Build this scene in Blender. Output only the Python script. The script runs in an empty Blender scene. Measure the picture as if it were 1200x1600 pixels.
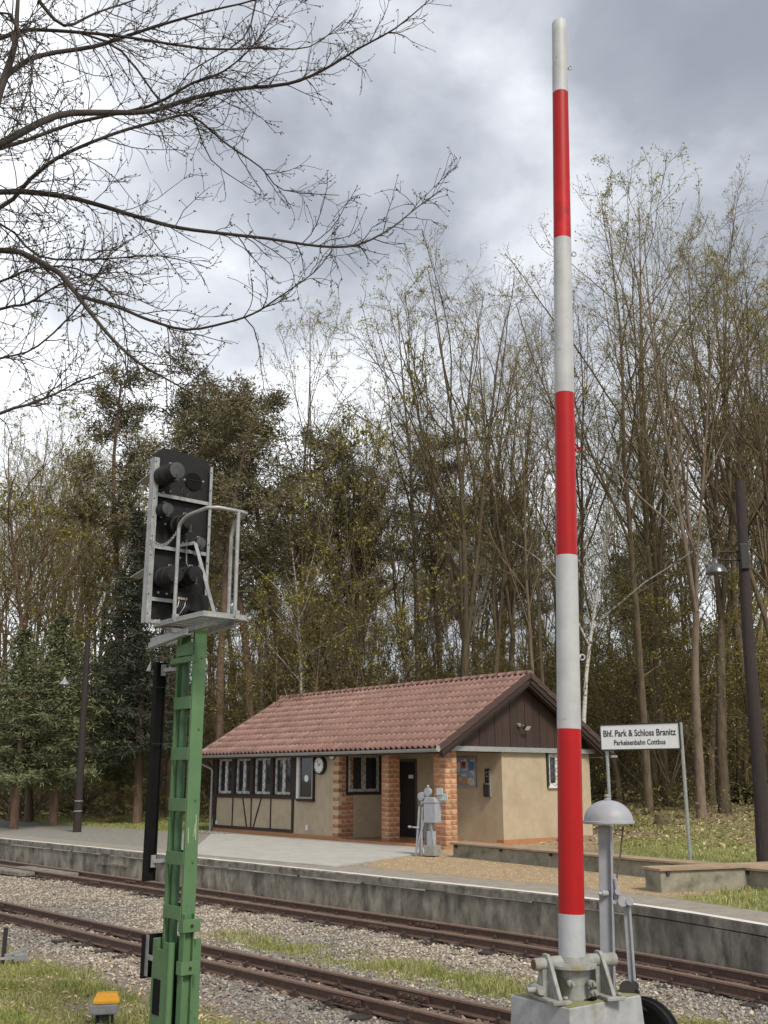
import bpy, math, random
import numpy as np
from mathutils import Vector, Matrix, Euler
R = random.Random(7)
NR = np.random.default_rng(11)
rad = math.radians
C = bpy.context.scene.collection
sc = bpy.context.scene

# ------------------------------------------------------------------ camera, sky, sun, exposure
CAM_H, PITCH, F_PX = 2.25, rad(14.6), 1590.0
cam_d = bpy.data.cameras.new('camera'); cam = bpy.data.objects.new('camera', cam_d); C.objects.link(cam)
cam.location = (0, 0, CAM_H); cam.rotation_euler = (rad(90) + PITCH, 0, 0)
cam_d.sensor_fit = 'VERTICAL'; cam_d.sensor_height = 24; cam_d.lens = 24 * F_PX / 1600
cam_d.clip_start = .05; cam_d.clip_end = 3000
sc.camera = cam

SUN_AZ, SUN_EL = rad(152), rad(48)          # azimuth measured clockwise from +Y
sc.view_settings.view_transform = 'Standard'; sc.view_settings.look = 'None'
sc.view_settings.gamma = 1; sc.view_settings.exposure = 1.36
sc.view_settings.use_curve_mapping = False

world = bpy.data.worlds.new('World'); sc.world = world; world.use_nodes = True
def build_world():
    nt = world.node_tree; nt.nodes.clear(); N = nt.nodes.new; Lk = nt.links.new
    out = N('ShaderNodeOutputWorld'); bg = N('ShaderNodeBackground')
    sky = N('ShaderNodeTexSky'); sky.sky_type = 'NISHITA'; sky.sun_disc = False
    sky.sun_elevation = SUN_EL; sky.sun_rotation = SUN_AZ; sky.air_density = 1.4; sky.dust_density = 2
    sm = N('ShaderNodeVectorMath'); sm.operation = 'SCALE'; sm.inputs['Scale'].default_value = .10
    Lk(sky.outputs[0], sm.inputs[0])
    tc = N('ShaderNodeTexCoord')
    mp = N('ShaderNodeMapping'); mp.inputs['Scale'].default_value = (1, 1, 1.35); mp.inputs['Location'].default_value = (3.1, .4, .9)
    Lk(tc.outputs['Generated'], mp.inputs[0])
    n1 = N('ShaderNodeTexNoise'); n1.inputs['Scale'].default_value = 2.6; n1.inputs['Detail'].default_value = 6; n1.inputs['Roughness'].default_value = .46; n1.inputs['Distortion'].default_value = .2
    Lk(mp.outputs[0], n1.inputs['Vector'])
    n2 = N('ShaderNodeTexNoise'); n2.inputs['Scale'].default_value = 7; n2.inputs['Detail'].default_value = 6; n2.inputs['Roughness'].default_value = .55; n2.inputs['Distortion'].default_value = .3
    Lk(mp.outputs[0], n2.inputs['Vector'])
    # cloud brightness rises around a bright gap, apart from the sun
    dn = N('ShaderNodeVectorMath'); dn.operation = 'NORMALIZE'; Lk(tc.outputs['Generated'], dn.inputs[0])
    def glow(az, el, w):
        d = N('ShaderNodeVectorMath'); d.operation = 'DOT_PRODUCT'
        d.inputs[1].default_value = (math.sin(az) * math.cos(el), math.cos(az) * math.cos(el), math.sin(el))
        Lk(dn.outputs[0], d.inputs[0])
        m = N('ShaderNodeMapRange'); m.inputs['From Min'].default_value = math.cos(w); m.inputs['From Max'].default_value = 1
        m.interpolation_type = 'SMOOTHSTEP'; Lk(d.outputs['Value'], m.inputs['Value']); return m.outputs[0]
    def M(op, a, b):
        m = N('ShaderNodeMath'); m.operation = op
        for i, v in enumerate((a, b)):
            if isinstance(v, (int, float)): m.inputs[i].default_value = v
            else: Lk(v, m.inputs[i])
        return m.outputs[0]
    g = glow(rad(-30), rad(36), rad(40))        # thin bright gap in the clouds, upper left
    sxyz = N('ShaderNodeSeparateXYZ'); Lk(dn.outputs[0], sxyz.inputs[0])
    hz = N('ShaderNodeMapRange'); hz.inputs['From Min'].default_value = .60; hz.inputs['From Max'].default_value = .30
    Lk(sxyz.outputs['Z'], hz.inputs['Value'])
    f = M('ADD', M('MULTIPLY', M('SUBTRACT', n1.outputs['Fac'], .5), 2.9), M('MULTIPLY', M('SUBTRACT', n2.outputs['Fac'], .5), .8))
    f = M('ADD', f, M('ADD', M('MULTIPLY', g, .42), M('MULTIPLY', hz.outputs[0], .62)))
    cr = N('ShaderNodeValToRGB'); e = cr.color_ramp.elements
    e[0].position = .0; e[0].color = (.255, .275, .315, 1); e[1].position = 1; e[1].color = (.92, .94, .97, 1)
    for p, c in ((.30, (.32, .34, .38, 1)), (.55, (.48, .50, .54, 1)), (.78, (.68, .70, .735, 1))):
        x = e.new(p); x.color = c
    Lk(M('ADD', f, .22), cr.inputs[0])
    mx = N('ShaderNodeMix'); mx.data_type = 'RGBA'; mx.inputs['Factor'].default_value = .88
    Lk(sm.outputs[0], mx.inputs['A']); Lk(cr.outputs[0], mx.inputs['B'])
    Lk(mx.outputs['Result'], bg.inputs['Color']); bg.inputs['Strength'].default_value = .57
    Lk(bg.outputs[0], out.inputs[0])
build_world()
sun_d = bpy.data.lights.new('sun', 'SUN'); sun_d.energy = 1.35; sun_d.angle = rad(14); sun_d.color = (1, .92, .79)
sun = bpy.data.objects.new('sun', sun_d); C.objects.link(sun)
sdir = Vector((math.sin(SUN_AZ) * math.cos(SUN_EL), math.cos(SUN_AZ) * math.cos(SUN_EL), math.sin(SUN_EL)))
sun.rotation_euler = sdir.to_track_quat('Z', 'Y').to_euler()

# ------------------------------------------------------------------ surveying helpers (photo measurements -> world metres)
_c, _s = math.cos(PITCH), math.sin(PITCH)
def ray(x, y):
    a = (x - 600) / F_PX; b = (800 - y) / F_PX
    return np.array([a, _c - b * _s, _s + b * _c])
EYE = np.array([0, 0, CAM_H])
def onz(x, y, z):
    r = ray(x, y); return EYE + r * (z - CAM_H) / r[2]
def ondepth(x, y, Y):
    r = ray(x, y); return EYE + r * Y / r[1]
def onplane(x, y, P0, n):
    r = ray(x, y); return EYE + r * (np.dot(np.array(P0) - EYE, n) / np.dot(r, n))
def proj(p):
    X, Y, Z = p; z = Z - CAM_H; d = Y * _c + z * _s
    return 600 + F_PX * X / d, 800 - F_PX * (-Y * _s + z * _c) / d

# ------------------------------------------------------------------ materials
MATS = {}
def mat(name, c1, c2=None, scale=8., rough=.7, metal=0., bump=0., bscale=None, detail=6, lo=.35, hi=.65, spots=None, sscale=3., slo=.58, shi=.7, stretch=None, rand=0., island=0., spec=.5, trans=False):
    """procedural material: two tones by noise, optional third tone in blotches, bump, per-object / per-island variation"""
    if name in MATS: return MATS[name]
    m = bpy.data.materials.new(name); m.use_nodes = True; nt = m.node_tree; nt.nodes.clear(); N = nt.nodes.new; Lk = nt.links.new
    out = N('ShaderNodeOutputMaterial'); b = N('ShaderNodeBsdfPrincipled'); Lk(b.outputs[0], out.inputs[0])
    b.inputs['Roughness'].default_value = rough; b.inputs['Metallic'].default_value = metal
    b.inputs['Specular IOR Level'].default_value = spec
    tc = N('ShaderNodeTexCoord'); vec = tc.outputs['Object']
    if stretch:
        mp = N('ShaderNodeMapping'); mp.inputs['Scale'].default_value = stretch; Lk(vec, mp.inputs[0]); vec = mp.outputs[0]
    def noise(s, d=detail):
        n = N('ShaderNodeTexNoise'); n.inputs['Scale'].default_value = s; n.inputs['Detail'].default_value = d; n.inputs['Roughness'].default_value = .62
        Lk(vec, n.inputs['Vector']); return n.outputs['Fac']
    def mr(v, a, c):
        q = N('ShaderNodeMapRange'); q.inputs['From Min'].default_value = a; q.inputs['From Max'].default_value = c; Lk(v, q.inputs['Value']); return q.outputs[0]
    def mix(f, A, B):
        q = N('ShaderNodeMix'); q.data_type = 'RGBA'
        if isinstance(f, float): q.inputs['Factor'].default_value = f
        else: Lk(f, q.inputs['Factor'])
        for k, v in (('A', A), ('B', B)):
            if isinstance(v, tuple): q.inputs[k].default_value = v + (1,)
            else: Lk(v, q.inputs[k])
        return q.outputs['Result']
    c2 = c2 or tuple(v * .8 for v in c1)
    col = mix(mr(noise(scale), lo, hi), c1, c2)
    if spots: col = mix(mr(noise(sscale), slo, shi), col, spots)
    if rand or island:
        if island: g = N('ShaderNodeNewGeometry'); v = g.outputs['Random Per Island']
        else: g = N('ShaderNodeObjectInfo'); v = g.outputs['Random']
        k = island or rand
        q = N('ShaderNodeMapRange'); q.inputs['To Min'].default_value = 1 - k; q.inputs['To Max'].default_value = 1 + k; Lk(v, q.inputs['Value'])
        hs = N('ShaderNodeHueSaturation'); Lk(q.outputs[0], hs.inputs['Value']); Lk(col, hs.inputs['Color']); col = hs.outputs[0]
    Lk(col, b.inputs['Base Color'])
    if bump:
        bp = N('ShaderNodeBump'); bp.inputs['Strength'].default_value = bump; bp.inputs['Distance'].default_value = .02
        Lk(noise(bscale or scale * 3), bp.inputs['Height']); Lk(bp.outputs[0], b.inputs['Normal'])
    if trans:
        t = N('ShaderNodeBsdfTranslucent'); Lk(col, t.inputs[0]); ms = N('ShaderNodeMixShader'); ms.inputs[0].default_value = .4
        Lk(b.outputs[0], ms.inputs[1]); Lk(t.outputs[0], ms.inputs[2]); Lk(ms.outputs[0], out.inputs[0])
    MATS[name] = m; return m
def glass(name, col=(.02, .025, .03), rough=.05):
    m = bpy.data.materials.new(name); m.use_nodes = True; b = m.node_tree.nodes['Principled BSDF']
    b.inputs['Base Color'].default_value = col + (1,); b.inputs['Roughness'].default_value = rough; b.inputs['Specular IOR Level'].default_value = .6
    return m
GREEN = mat('mast_green_paint', (.098, .185, .086), (.075, .15, .07), 5, .65, bump=.08, bscale=60, spots=(.035, .085, .04), sscale=14, slo=.66, shi=.8, lo=.3, hi=.7, spec=.35)
GREEN_IN = mat('mast_green_dark', (.065, .15, .07), (.045, .10, .05), 9, .7, bump=.1)  # darker mast green; on the inner pipe it paints the mast's inside shade
GALV = mat('galvanised_steel', (.36, .37, .37), (.25, .26, .265), 14, .5, metal=.35, bump=.05, lo=.3, hi=.7, spots=(.46, .47, .47), sscale=25)
BLACK = mat('signal_black', (.007, .007, .008), (.012, .012, .013), 30, .7, bump=.1, bscale=90, spec=.35)
BLACK_MAT = mat('matt_black_board', (.006, .006, .007), (.009, .009, .01), 8, .85, spec=.15)
GREYLID = mat('lid_grey', (.06, .063, .066), (.035, .037, .04), 12, .5)
RED = mat('boom_red', (.42, .005, .007), (.30, .007, .009), 2.5, .5, bump=.05, bscale=60, lo=.25, hi=.75, spots=(.52, .008, .010), sscale=3, spec=.3)
WHITE = mat('boom_white', (.45, .465, .48), (.37, .38, .39), 4, .55, bump=.05, bscale=60, spots=(.26, .25, .23), sscale=9, slo=.64, shi=.72)
BOOMGREY = mat('boom_grey', (.40, .42, .45), (.34, .36, .39), 6, .45, spots=(.22, .22, .22), sscale=16, slo=.66, shi=.75)
GREYPAINT = mat('lever_grey_paint', (.33, .345, .38), (.27, .28, .31), 7, .5, bump=.1, bscale=50, spots=(.13, .10, .08), sscale=13, slo=.66, shi=.78)
BASEGREY = mat('base_grey_paint', (.35, .365, .39), (.27, .28, .29), 9, .6, bump=.12, bscale=45, spots=(.20, .17, .05), sscale=3.4, slo=.56, shi=.72)
MOSSGREY = mat('mossy_grey_casting', (.30, .305, .295), (.20, .20, .185), 12, .7, bump=.2, bscale=40, spots=(.20, .185, .10), sscale=6, slo=.54, shi=.72)
RAILRUST = mat('rail_rust', (.13, .076, .056), (.075, .047, .038), 18, .7, metal=.1, bump=.15, bscale=70, spots=(.18, .10, .07), sscale=9)
RAILTOP = mat('rail_head_worn', (.28, .19, .145), (.19, .125, .095), 20, .45, metal=.3, bump=.04, stretch=(1, 1, 1))
CLIPM = mat('clip_rust', (.07, .045, .036), (.045, .032, .027), 18, .8)
SLEEPER = mat('sleeper_dark', (.05, .04, .035), (.03, .026, .022), 15, .9, bump=.3, spots=(.09, .075, .06), sscale=5)
CONC = mat('platform_concrete', (.33, .30, .245), (.13, .117, .096), 2.2, .9, bump=.5, bscale=28, detail=10, lo=.38, hi=.62, spots=(.075, .068, .057), sscale=4.2, slo=.46, shi=.68, stretch=(1, 1, .5))
COPING = mat('coping_concrete', (.27, .25, .21), (.14, .13, .11), 7, .9, bump=.35, bscale=30, detail=9, spots=(.07, .065, .055), sscale=5, slo=.5, shi=.66)
LIME = mat('lime_efflorescence', (.42, .40, .35), (.24, .22, .19), 11, .9, bump=.3)
WHITELINE = mat('white_line_paint', (.72, .71, .67), (.58, .56, .52), 20, .7, bump=.15, spots=(.25, .23, .20), sscale=16, slo=.64, shi=.72)
BENCHC = mat('bench_concrete', (.30, .28, .22), (.19, .175, .14), 5, .92, bump=.4, bscale=30, detail=9, spots=(.12, .12, .075), sscale=3, slo=.52, shi=.7)
SLABM = mat('concrete_slab', (.42, .41, .38), (.34, .33, .305), 3, .9, bump=.15, bscale=40, detail=9)
ASPH = mat('edge_asphalt', (.30, .265, .22), (.225, .20, .165), 4, .95, bump=.3, bscale=90, detail=9)
RENDER = mat('beige_render', (.47, .39, .275), (.41, .335, .23), 4, .95, bump=.5, bscale=130, detail=8, spots=(.36, .29, .20), sscale=1.3, slo=.5, shi=.75)
PLINTH = mat('orange_plinth', (.42, .20, .09), (.34, .165, .08), 6, .9, bump=.3, bscale=70)
BRICKM = mat('orange_brick', (.38, .165, .085), (.29, .12, .06), 9, .9, bump=.4, bscale=60, rand=.22, spots=(.48, .30, .18), sscale=7, slo=.5, shi=.6)
MORTAR = mat('pale_mortar', (.56, .42, .29), (.46, .33, .22), 14, .95, bump=.4)
TIMBER = mat('dark_timber', (.036, .019, .014), (.024, .013, .01), 12, .75, bump=.2, stretch=(1, 1, .3))
BOARD = mat('gable_board', (.045, .023, .017), (.03, .016, .012), 9, .72, bump=.25, bscale=30, stretch=(3, 3, .3), rand=.2)
DARKDOOR = mat('dark_door', (.018, .010, .010), (.012, .008, .008), 6, .5)
DOORFRAME = mat('door_frame', (.11, .085, .075), (.09, .07, .06), 8, .7)
SOFFIT = mat('soffit_wood', (.10, .07, .05), (.07, .05, .035), 6, .8)
ZINC = mat('zinc_sheet', (.34, .35, .345), (.27, .28, .275), 6, .5, metal=.3, spots=(.42, .43, .42), sscale=12)
TILE = mat('clay_tile', (.255, .14, .112), (.18, .096, .078), 2.5, .65, bump=.15, bscale=50, rand=.16, spots=(.30, .19, .155), sscale=3)
TILE_S = mat('clay_tile_mass', (.255, .14, .112), (.18, .096, .078), 6, .55, bump=.15, bscale=50, island=.2, spots=(.30, .19, .155), sscale=3)
VERGE = mat('verge_tile', (.075, .04, .033), (.055, .03, .026), 6, .6, bump=.15)
WINWHITE = mat('window_white', (.68, .68, .66), (.60, .60, .58), 9, .45)
IRON = mat('black_iron', (.014, .013, .013), (.022, .02, .02), 12, .6)
GLASS = glass('window_glass')
POLEWOOD = mat('tarred_pole', (.032, .021, .021), (.020, .014, .014), 12, .85, bump=.3, bscale=30, stretch=(4, 4, .4), spots=(.06, .042, .038), sscale=5)
ENAMEL = mat('sign_white_enamel', (.74, .75, .77), (.70, .71, .73), 4, .3)
INK = mat('sign_black_ink', (.02, .02, .022), (.02, .02, .022), 4, .4)
YELLOW = mat('yellow_lid', (.75, .36, .01), (.68, .32, .01), 8, .45)
BOXGREY = mat('trackside_box_grey', (.24, .25, .27), (.17, .18, .19), 12, .7, bump=.15)
BOARDWOOD = mat('bench_board', (.36, .27, .18), (.25, .18, .12), 7, .8, bump=.3, bscale=30, stretch=(.4, .4, 1))
STONE = mat('ballast_stone', (.42, .365, .30), (.26, .225, .185), 9, .9, bump=.3, island=.5, spots=(.56, .50, .42), sscale=6)
STONEG = mat('ballast_stone_grey', (.30, .28, .255), (.20, .188, .175), 9, .9, bump=.3, island=.45)
BARK = mat('bark_grey_brown', (.17, .128, .075), (.07, .053, .035), 4, .95, bump=.8, bscale=14, stretch=(3, 3, .5), rand=.35, spots=(.135, .135, .07), sscale=1.2)
BARK_L = mat('bark_pale', (.20, .15, .108), (.12, .095, .07), 2.5, .95, bump=.4, bscale=14, stretch=(2, 2, .8), rand=.1, spots=(.11, .09, .06), sscale=2)
BARK_P = mat('bark_pine', (.18, .115, .078), (.095, .065, .047), 3, .95, bump=.7, bscale=12, stretch=(3, 3, .8), rand=.2)
BARK_B = mat('bark_birch', (.50, .48, .44), (.40, .38, .34), 2.5, .9, spots=(.05, .045, .04), sscale=3.5, slo=.55, shi=.6, stretch=(1, 1, 3))
TWIG = mat('twig_brown', (.13, .098, .054), (.08, .062, .036), 2, .95, rand=.25)
TWIG_N = mat('twig_near', (.055, .042, .036), (.03, .024, .022), 4, .85)
BUD = mat('bud_olive', (.40, .35, .10), (.28, .25, .075), 1.2, .8, island=.4, trans=True)
BUD_Y = mat('bud_yellow', (.34, .29, .06), (.22, .21, .055), 1.2, .8, island=.4, trans=True)
BUD_G = mat('bud_green', (.34, .36, .09), (.23, .25, .065), 1.2, .8, island=.4, trans=True)
NEEDLE_P = mat('needles_pine', (.165, .145, .075), (.10, .09, .048), 1., .85, island=.4)
NEEDLE_S = mat('needles_spruce', (.05, .062, .038), (.032, .04, .026), 1., .85, island=.4)
NEEDLE_C = mat('needles_green', (.14, .155, .07), (.085, .10, .045), 1., .85, island=.4)
GRASSM = mat('grass_blade', (.26, .30, .075), (.44, .42, .20), 1.3, .8, island=.4, trans=True)
LITTERM = mat('dry_leaf', (.50, .39, .26), (.32, .23, .14), 3, .9, island=.45)

def add_attr_ground(name, tones):
    """ground material: blends tones by the corner colour layer 'zone' broken up with noise"""
    m = bpy.data.materials.new(name); m.use_nodes = True; nt = m.node_tree; N = nt.nodes.new; Lk = nt.links.new
    b = nt.nodes['Principled BSDF']; b.inputs['Roughness'].default_value = .95; b.inputs['Specular IOR Level'].default_value = .2
    tc = N('ShaderNodeTexCoord'); at = N('ShaderNodeAttribute'); at.attribute_name = 'zone'
    sep = N('ShaderNodeSeparateColor'); Lk(at.outputs['Color'], sep.inputs[0])
    def noise(s, d=8):
        n = N('ShaderNodeTexNoise'); n.inputs['Scale'].default_value = s; n.inputs['Detail'].default_value = d; n.inputs['Roughness'].default_value = .65
        Lk(tc.outputs['Object'], n.inputs['Vector']); return n.outputs['Fac']
    def two(a, c, s):
        q = N('ShaderNodeMix'); q.data_type = 'RGBA'; q.inputs['A'].default_value = a + (1,); q.inputs['B'].default_value = c + (1,)
        r = N('ShaderNodeMapRange'); r.inputs['From Min'].default_value = .38; r.inputs['From Max'].default_value = .62; Lk(noise(s), r.inputs['Value']); Lk(r.outputs[0], q.inputs['Factor']); return q.outputs['Result']
    col = two(*tones[0])
    for i, ch in enumerate(('Red', 'Green', 'Blue')):
        if i + 1 >= len(tones): break
        a = N('ShaderNodeMath'); a.operation = 'ADD'; Lk(sep.outputs[ch], a.inputs[0])
        nn = N('ShaderNodeMapRange'); nn.inputs['From Min'].default_value = .3; nn.inputs['From Max'].default_value = .7; nn.inputs['To Min'].default_value = -.55; nn.inputs['To Max'].default_value = .55
        Lk(noise(3.5 + i * 2), nn.inputs['Value']); Lk(nn.outputs[0], a.inputs[1])
        r = N('ShaderNodeMapRange'); r.inputs['From Min'].default_value = .35; r.inputs['From Max'].default_value = .65; Lk(a.outputs[0], r.inputs['Value'])
        q = N('ShaderNodeMix'); q.data_type = 'RGBA'; Lk(r.outputs[0], q.inputs['Factor']); Lk(col, q.inputs['A']); Lk(two(*tones[i + 1]), q.inputs['B']); col = q.outputs['Result']
    Lk(col, b.inputs['Base Color'])
    bp = N('ShaderNodeBump'); bp.inputs['Strength'].default_value = .6; bp.inputs['Distance'].default_value = .03; Lk(noise(35), bp.inputs['Height']); Lk(bp.outputs[0], b.inputs['Normal'])
    return m

# ------------------------------------------------------------------ mesh building
class MB:
    def __init__(self): self.v = []; self.f = []; self.sm = []; self.mi = []; self.cur = 0
    def face(self, idx, smooth=False): self.f.append(tuple(idx)); self.sm.append(smooth); self.mi.append(self.cur)
    def box(self, x0, x1, y0, y1, z0, z1, M=None):
        n = len(self.v)
        for x, y, z in ((x0,y0,z0),(x1,y0,z0),(x1,y1,z0),(x0,y1,z0),(x0,y0,z1),(x1,y0,z1),(x1,y1,z1),(x0,y1,z1)):
            p = Vector((x, y, z)); self.v.append(tuple(M @ p) if M else tuple(p))
        for q in ((3,2,1,0),(4,5,6,7),(0,1,5,4),(1,2,6,5),(2,3,7,6),(3,0,4,7)): self.face([n + i for i in q])
        return self
    def bar(self, a, b, w, h, up=(0, 0, 1)):
        """rectangular bar from a to b; w across, h along up"""
        a = Vector(a); b = Vector(b); d = (b - a); L = d.length; d.normalize(); u = Vector(up); s = d.cross(u)
        if s.length < 1e-4: s = d.cross(Vector((1, 0, 0)))
        s.normalize(); u = s.cross(d).normalized()
        M = Matrix(((s.x, d.x, u.x, a.x), (s.y, d.y, u.y, a.y), (s.z, d.z, u.z, a.z), (0, 0, 0, 1)))
        return self.box(-w / 2, w / 2, 0, L, -h / 2, h / 2, M)
    def tube(self, pts, r, n=8, caps=True, smooth=True):
        pts = [Vector(p) for p in pts]; k = len(pts)
        rr = list(r) if hasattr(r, '__len__') else [r] * k
        t0 = (pts[1] - pts[0]).normalized(); ref = Vector((0, 0, 1)) if abs(t0.z) < .9 else Vector((1, 0, 0))
        u = t0.cross(ref).normalized(); base = len(self.v)
        for i, p in enumerate(pts):
            t = (pts[min(i + 1, k - 1)] - pts[max(i - 1, 0)]).normalized()
            u = (u - t * u.dot(t)).normalized(); w = t.cross(u)
            for j in range(n):
                a = 2 * math.pi * j / n; self.v.append(tuple(p + (u * math.cos(a) + w * math.sin(a)) * rr[i]))
        for i in range(k - 1):
            for j in range(n):
                a = base + i * n + j; b = base + i * n + (j + 1) % n; self.face((a, b, b + n, a + n), smooth)
        if caps:
            self.face([base + j for j in range(n)][::-1]); self.face([base + (k - 1) * n + j for j in range(n)])
        return self
    def cyl(self, a, b, r, n=16, r2=None): return self.tube([a, b], [r, r if r2 is None else r2], n)
    def lathe(self, prof, M=None, n=24):
        """prof: (radius, z) list, revolved about local Z"""
        base = len(self.v)
        for r, z in prof:
            for j in range(n):
                a = 2 * math.pi * j / n; p = Vector((r * math.cos(a), r * math.sin(a), z)); self.v.append(tuple(M @ p) if M else tuple(p))
        for i in range(len(prof) - 1):
            for j in range(n):
                a = base + i * n + j; b = base + i * n + (j + 1) % n; self.face((a, b, b + n, a + n), True)
        self.face([base + j for j in range(n)][::-1]); self.face([base + (len(prof) - 1) * n + j for j in range(n)])
        return self
    def prism(self, poly, axis, a, b, M=None):
        """extrude a 2D polygon along axis 'x'|'y'|'z' from a to b"""
        n = len(self.v); k = len(poly)
        for t in (a, b):
            for p, q in poly:
                c = Vector({'x': (t, p, q), 'y': (p, t, q), 'z': (p, q, t)}[axis]); self.v.append(tuple(M @ c) if M else tuple(c))
        self.face([n + i for i in range(k)][::-1]); self.face([n + k + i for i in range(k)])
        for i in range(k): self.face((n + i, n + (i + 1) % k, n + k + (i + 1) % k, n + k + i))
        return self
    def build(self, name, mats, parent=None, bevel=0, fix=True):
        me = bpy.data.meshes.new(name); me.from_pydata([tuple(map(float, v)) for v in self.v], [], self.f)
        if not isinstance(mats, (list, tuple)): mats = [mats]
        for m in mats: me.materials.append(m)
        me.polygons.foreach_set('use_smooth', self.sm); me.polygons.foreach_set('material_index', self.mi)
        me.update()
        if fix and len(self.v) < 60000:
            import bmesh
            bm = bmesh.new(); bm.from_mesh(me); bmesh.ops.recalc_face_normals(bm, faces=bm.faces)
            for e in bm.edges:
                if len(e.link_faces) == 2 and e.calc_face_angle(0) > .75: e.smooth = False
            bm.to_mesh(me); bm.free()
        o = bpy.data.objects.new(name, me); C.objects.link(o); o.parent = parent
        if bevel:
            b = o.modifiers.new('bevel', 'BEVEL'); b.width = bevel; b.segments = 2; b.limit_method = 'ANGLE'; b.angle_limit = rad(40)
        return o
def np_mesh(name, V, Fc, mats, parent=None, mi=None, smooth=False):
    """fast mesh from arrays; Fc is (m,k) with constant k"""
    me = bpy.data.meshes.new(name); m, k = Fc.shape
    me.vertices.add(len(V)); me.vertices.foreach_set('co', np.asarray(V, np.float32).ravel())
    me.loops.add(m * k); me.loops.foreach_set('vertex_index', Fc.astype(np.int32).ravel())
    me.polygons.add(m); me.polygons.foreach_set('loop_start', np.arange(0, m * k, k, dtype=np.int32))
    me.polygons.foreach_set('loop_total', np.full(m, k, np.int32))
    if not isinstance(mats, (list, tuple)): mats = [mats]
    for q in mats: me.materials.append(q)
    if mi is not None: me.polygons.foreach_set('material_index', np.asarray(mi, np.int32))
    me.polygons.foreach_set('use_smooth', np.full(m, smooth))
    me.update(calc_edges=True)
    o = bpy.data.objects.new(name, me); C.objects.link(o); o.parent = parent; return o
def tag(o, label=None, cat=None, group=None, kind=None):
    if label: o['label'] = label
    if cat: o['category'] = cat
    if group: o['group'] = group
    if kind: o['kind'] = kind
    return o
def thing(name, label, cat, loc=(0, 0, 0), rz=0, group=None):
    o = bpy.data.objects.new(name, None); C.objects.link(o); o.location = tuple(float(v) for v in loc); o.rotation_euler = (0, 0, rz); o.empty_display_size = .2
    return tag(o, label, cat, group)
def part_copy(src, name, parent, loc=None, rot=None):
    o = src.copy(); o.name = name; C.objects.link(o); o.parent = parent
    if loc is not None: o.location = loc
    if rot is not None: o.rotation_euler = rot
    return o

# ------------------------------------------------------------------ ground frame: u along the tracks (towards the viewer's right), q across (away from viewer)
UD = np.array([.6756, -.7373]); QD = np.array([.7373, .6756]); TRACK_ROT = math.atan2(UD[1], UD[0])
def uq(u, q): return UD * u + QD * q
def to_uq(x, y): return x * UD[0] + y * UD[1], x * QD[0] + y * QD[1]
def q_edge(u):
    a = np.maximum(0, np.minimum(u, -7.0) + 11); b = np.maximum(0, -15 - u)
    return 13.1 - .04 * a * a - .0009 * np.minimum(b, 25) ** 2 - .32 * np.maximum(0, u + 7.0)
def bend(u):
    a = np.maximum(0, u + 11); return -.02 * np.minimum(a, 6) ** 2 - .24 * np.maximum(0, a - 6)
def q_far(u): return 12.09 + bend(u)
def q_near(u): return 8.10 + 0 * u
PLAT = .50
def vnoise(x, y, s, seed=0):
    """cheap smooth value noise, numpy"""
    x = np.asarray(x, float) * s + seed * 17.3; y = np.asarray(y, float) * s + seed * 9.1
    xi, yi = np.floor(x), np.floor(y); fx, fy = x - xi, y - yi; fx = fx * fx * (3 - 2 * fx); fy = fy * fy * (3 - 2 * fy)
    def h(a, b): t = np.sin(a * 127.1 + b * 311.7 + seed) * 43758.5453; return t - np.floor(t)
    return (h(xi, yi) * (1 - fx) + h(xi + 1, yi) * fx) * (1 - fy) + (h(xi, yi + 1) * (1 - fx) + h(xi + 1, yi + 1) * fx) * fy
def z_back(x, y):
    u, q = to_uq(x, y); d = q - q_edge(u)
    k = .012 + .030 * np.clip((x / np.maximum(y, 1) + .02) / .25, 0, 1)
    fade = np.clip((d - 7) / 6, 0, 1)
    return PLAT + k * np.clip(d - 8, 0, 30) + fade * .10 * (vnoise(x, y, .5, 3) - .5) + fade * .05 * (vnoise(x, y, 1.7, 5) - .5) + .04 * np.clip(d / 8, 0, 1)
def z_low(x, y):
    u, q = to_uq(x, y)
    return -.155 + .05 * (vnoise(x, y, 1.1, 1) - .5) + .02 * (vnoise(x, y, 4, 2) - .5) + np.clip(6.8 - q, 0, 2) * .03

def grid_obj(name, U, Q, zf, matl, zone=None, qrel=None):
    UU, QQ = np.meshgrid(U, Q); q = QQ + (qrel(UU) if qrel else 0)
    X = UD[0] * UU + QD[0] * q; Y = UD[1] * UU + QD[1] * q; Z = zf(X, Y)
    V = np.stack([X.ravel(), Y.ravel(), Z.ravel()], 1); nu, nq = len(U), len(Q)
    i = np.arange((nq - 1) * nu).reshape(nq - 1, nu)[:, :-1].ravel()
    Fc = np.stack([i, i + 1, i + 1 + nu, i + nu], 1)
    o = np_mesh(name, V, Fc, matl, smooth=True)
    if zone is not None:
        ca = o.data.color_attributes.new('zone', 'FLOAT_COLOR', 'POINT'); ca.data.foreach_set('color', zone(X.ravel(), Y.ravel()).astype(np.float32).ravel())
    return tag(o, kind='structure')
def grass_low(x, y):
    """how grassy the low ground is, 0..1"""
    u, q = to_uq(x, y)
    n = vnoise(x, y, .55, 4) * .6 + vnoise(x, y, 1.9, 6) * .4
    fore = np.clip((6.9 - q) / .8, 0, 1) * np.clip((n - .25) * 2.6, 0, 1)
    mid = np.clip(1 - np.abs(q - 9.75) / .75, 0, 1) * np.clip((u + 15.3) / 2.2, 0, 1) * np.clip((n - .18) * 3.2, 0, 1)
    rgt = np.clip((u + 7.2) / 1.5, 0, 1) * np.clip(1 - np.abs(q - 9.3) / 1.3, 0, 1) * .7 * np.clip((n - .2) * 3, 0, 1)
    return np.clip(np.maximum(np.maximum(fore, mid), rgt), 0, 1)
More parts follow.
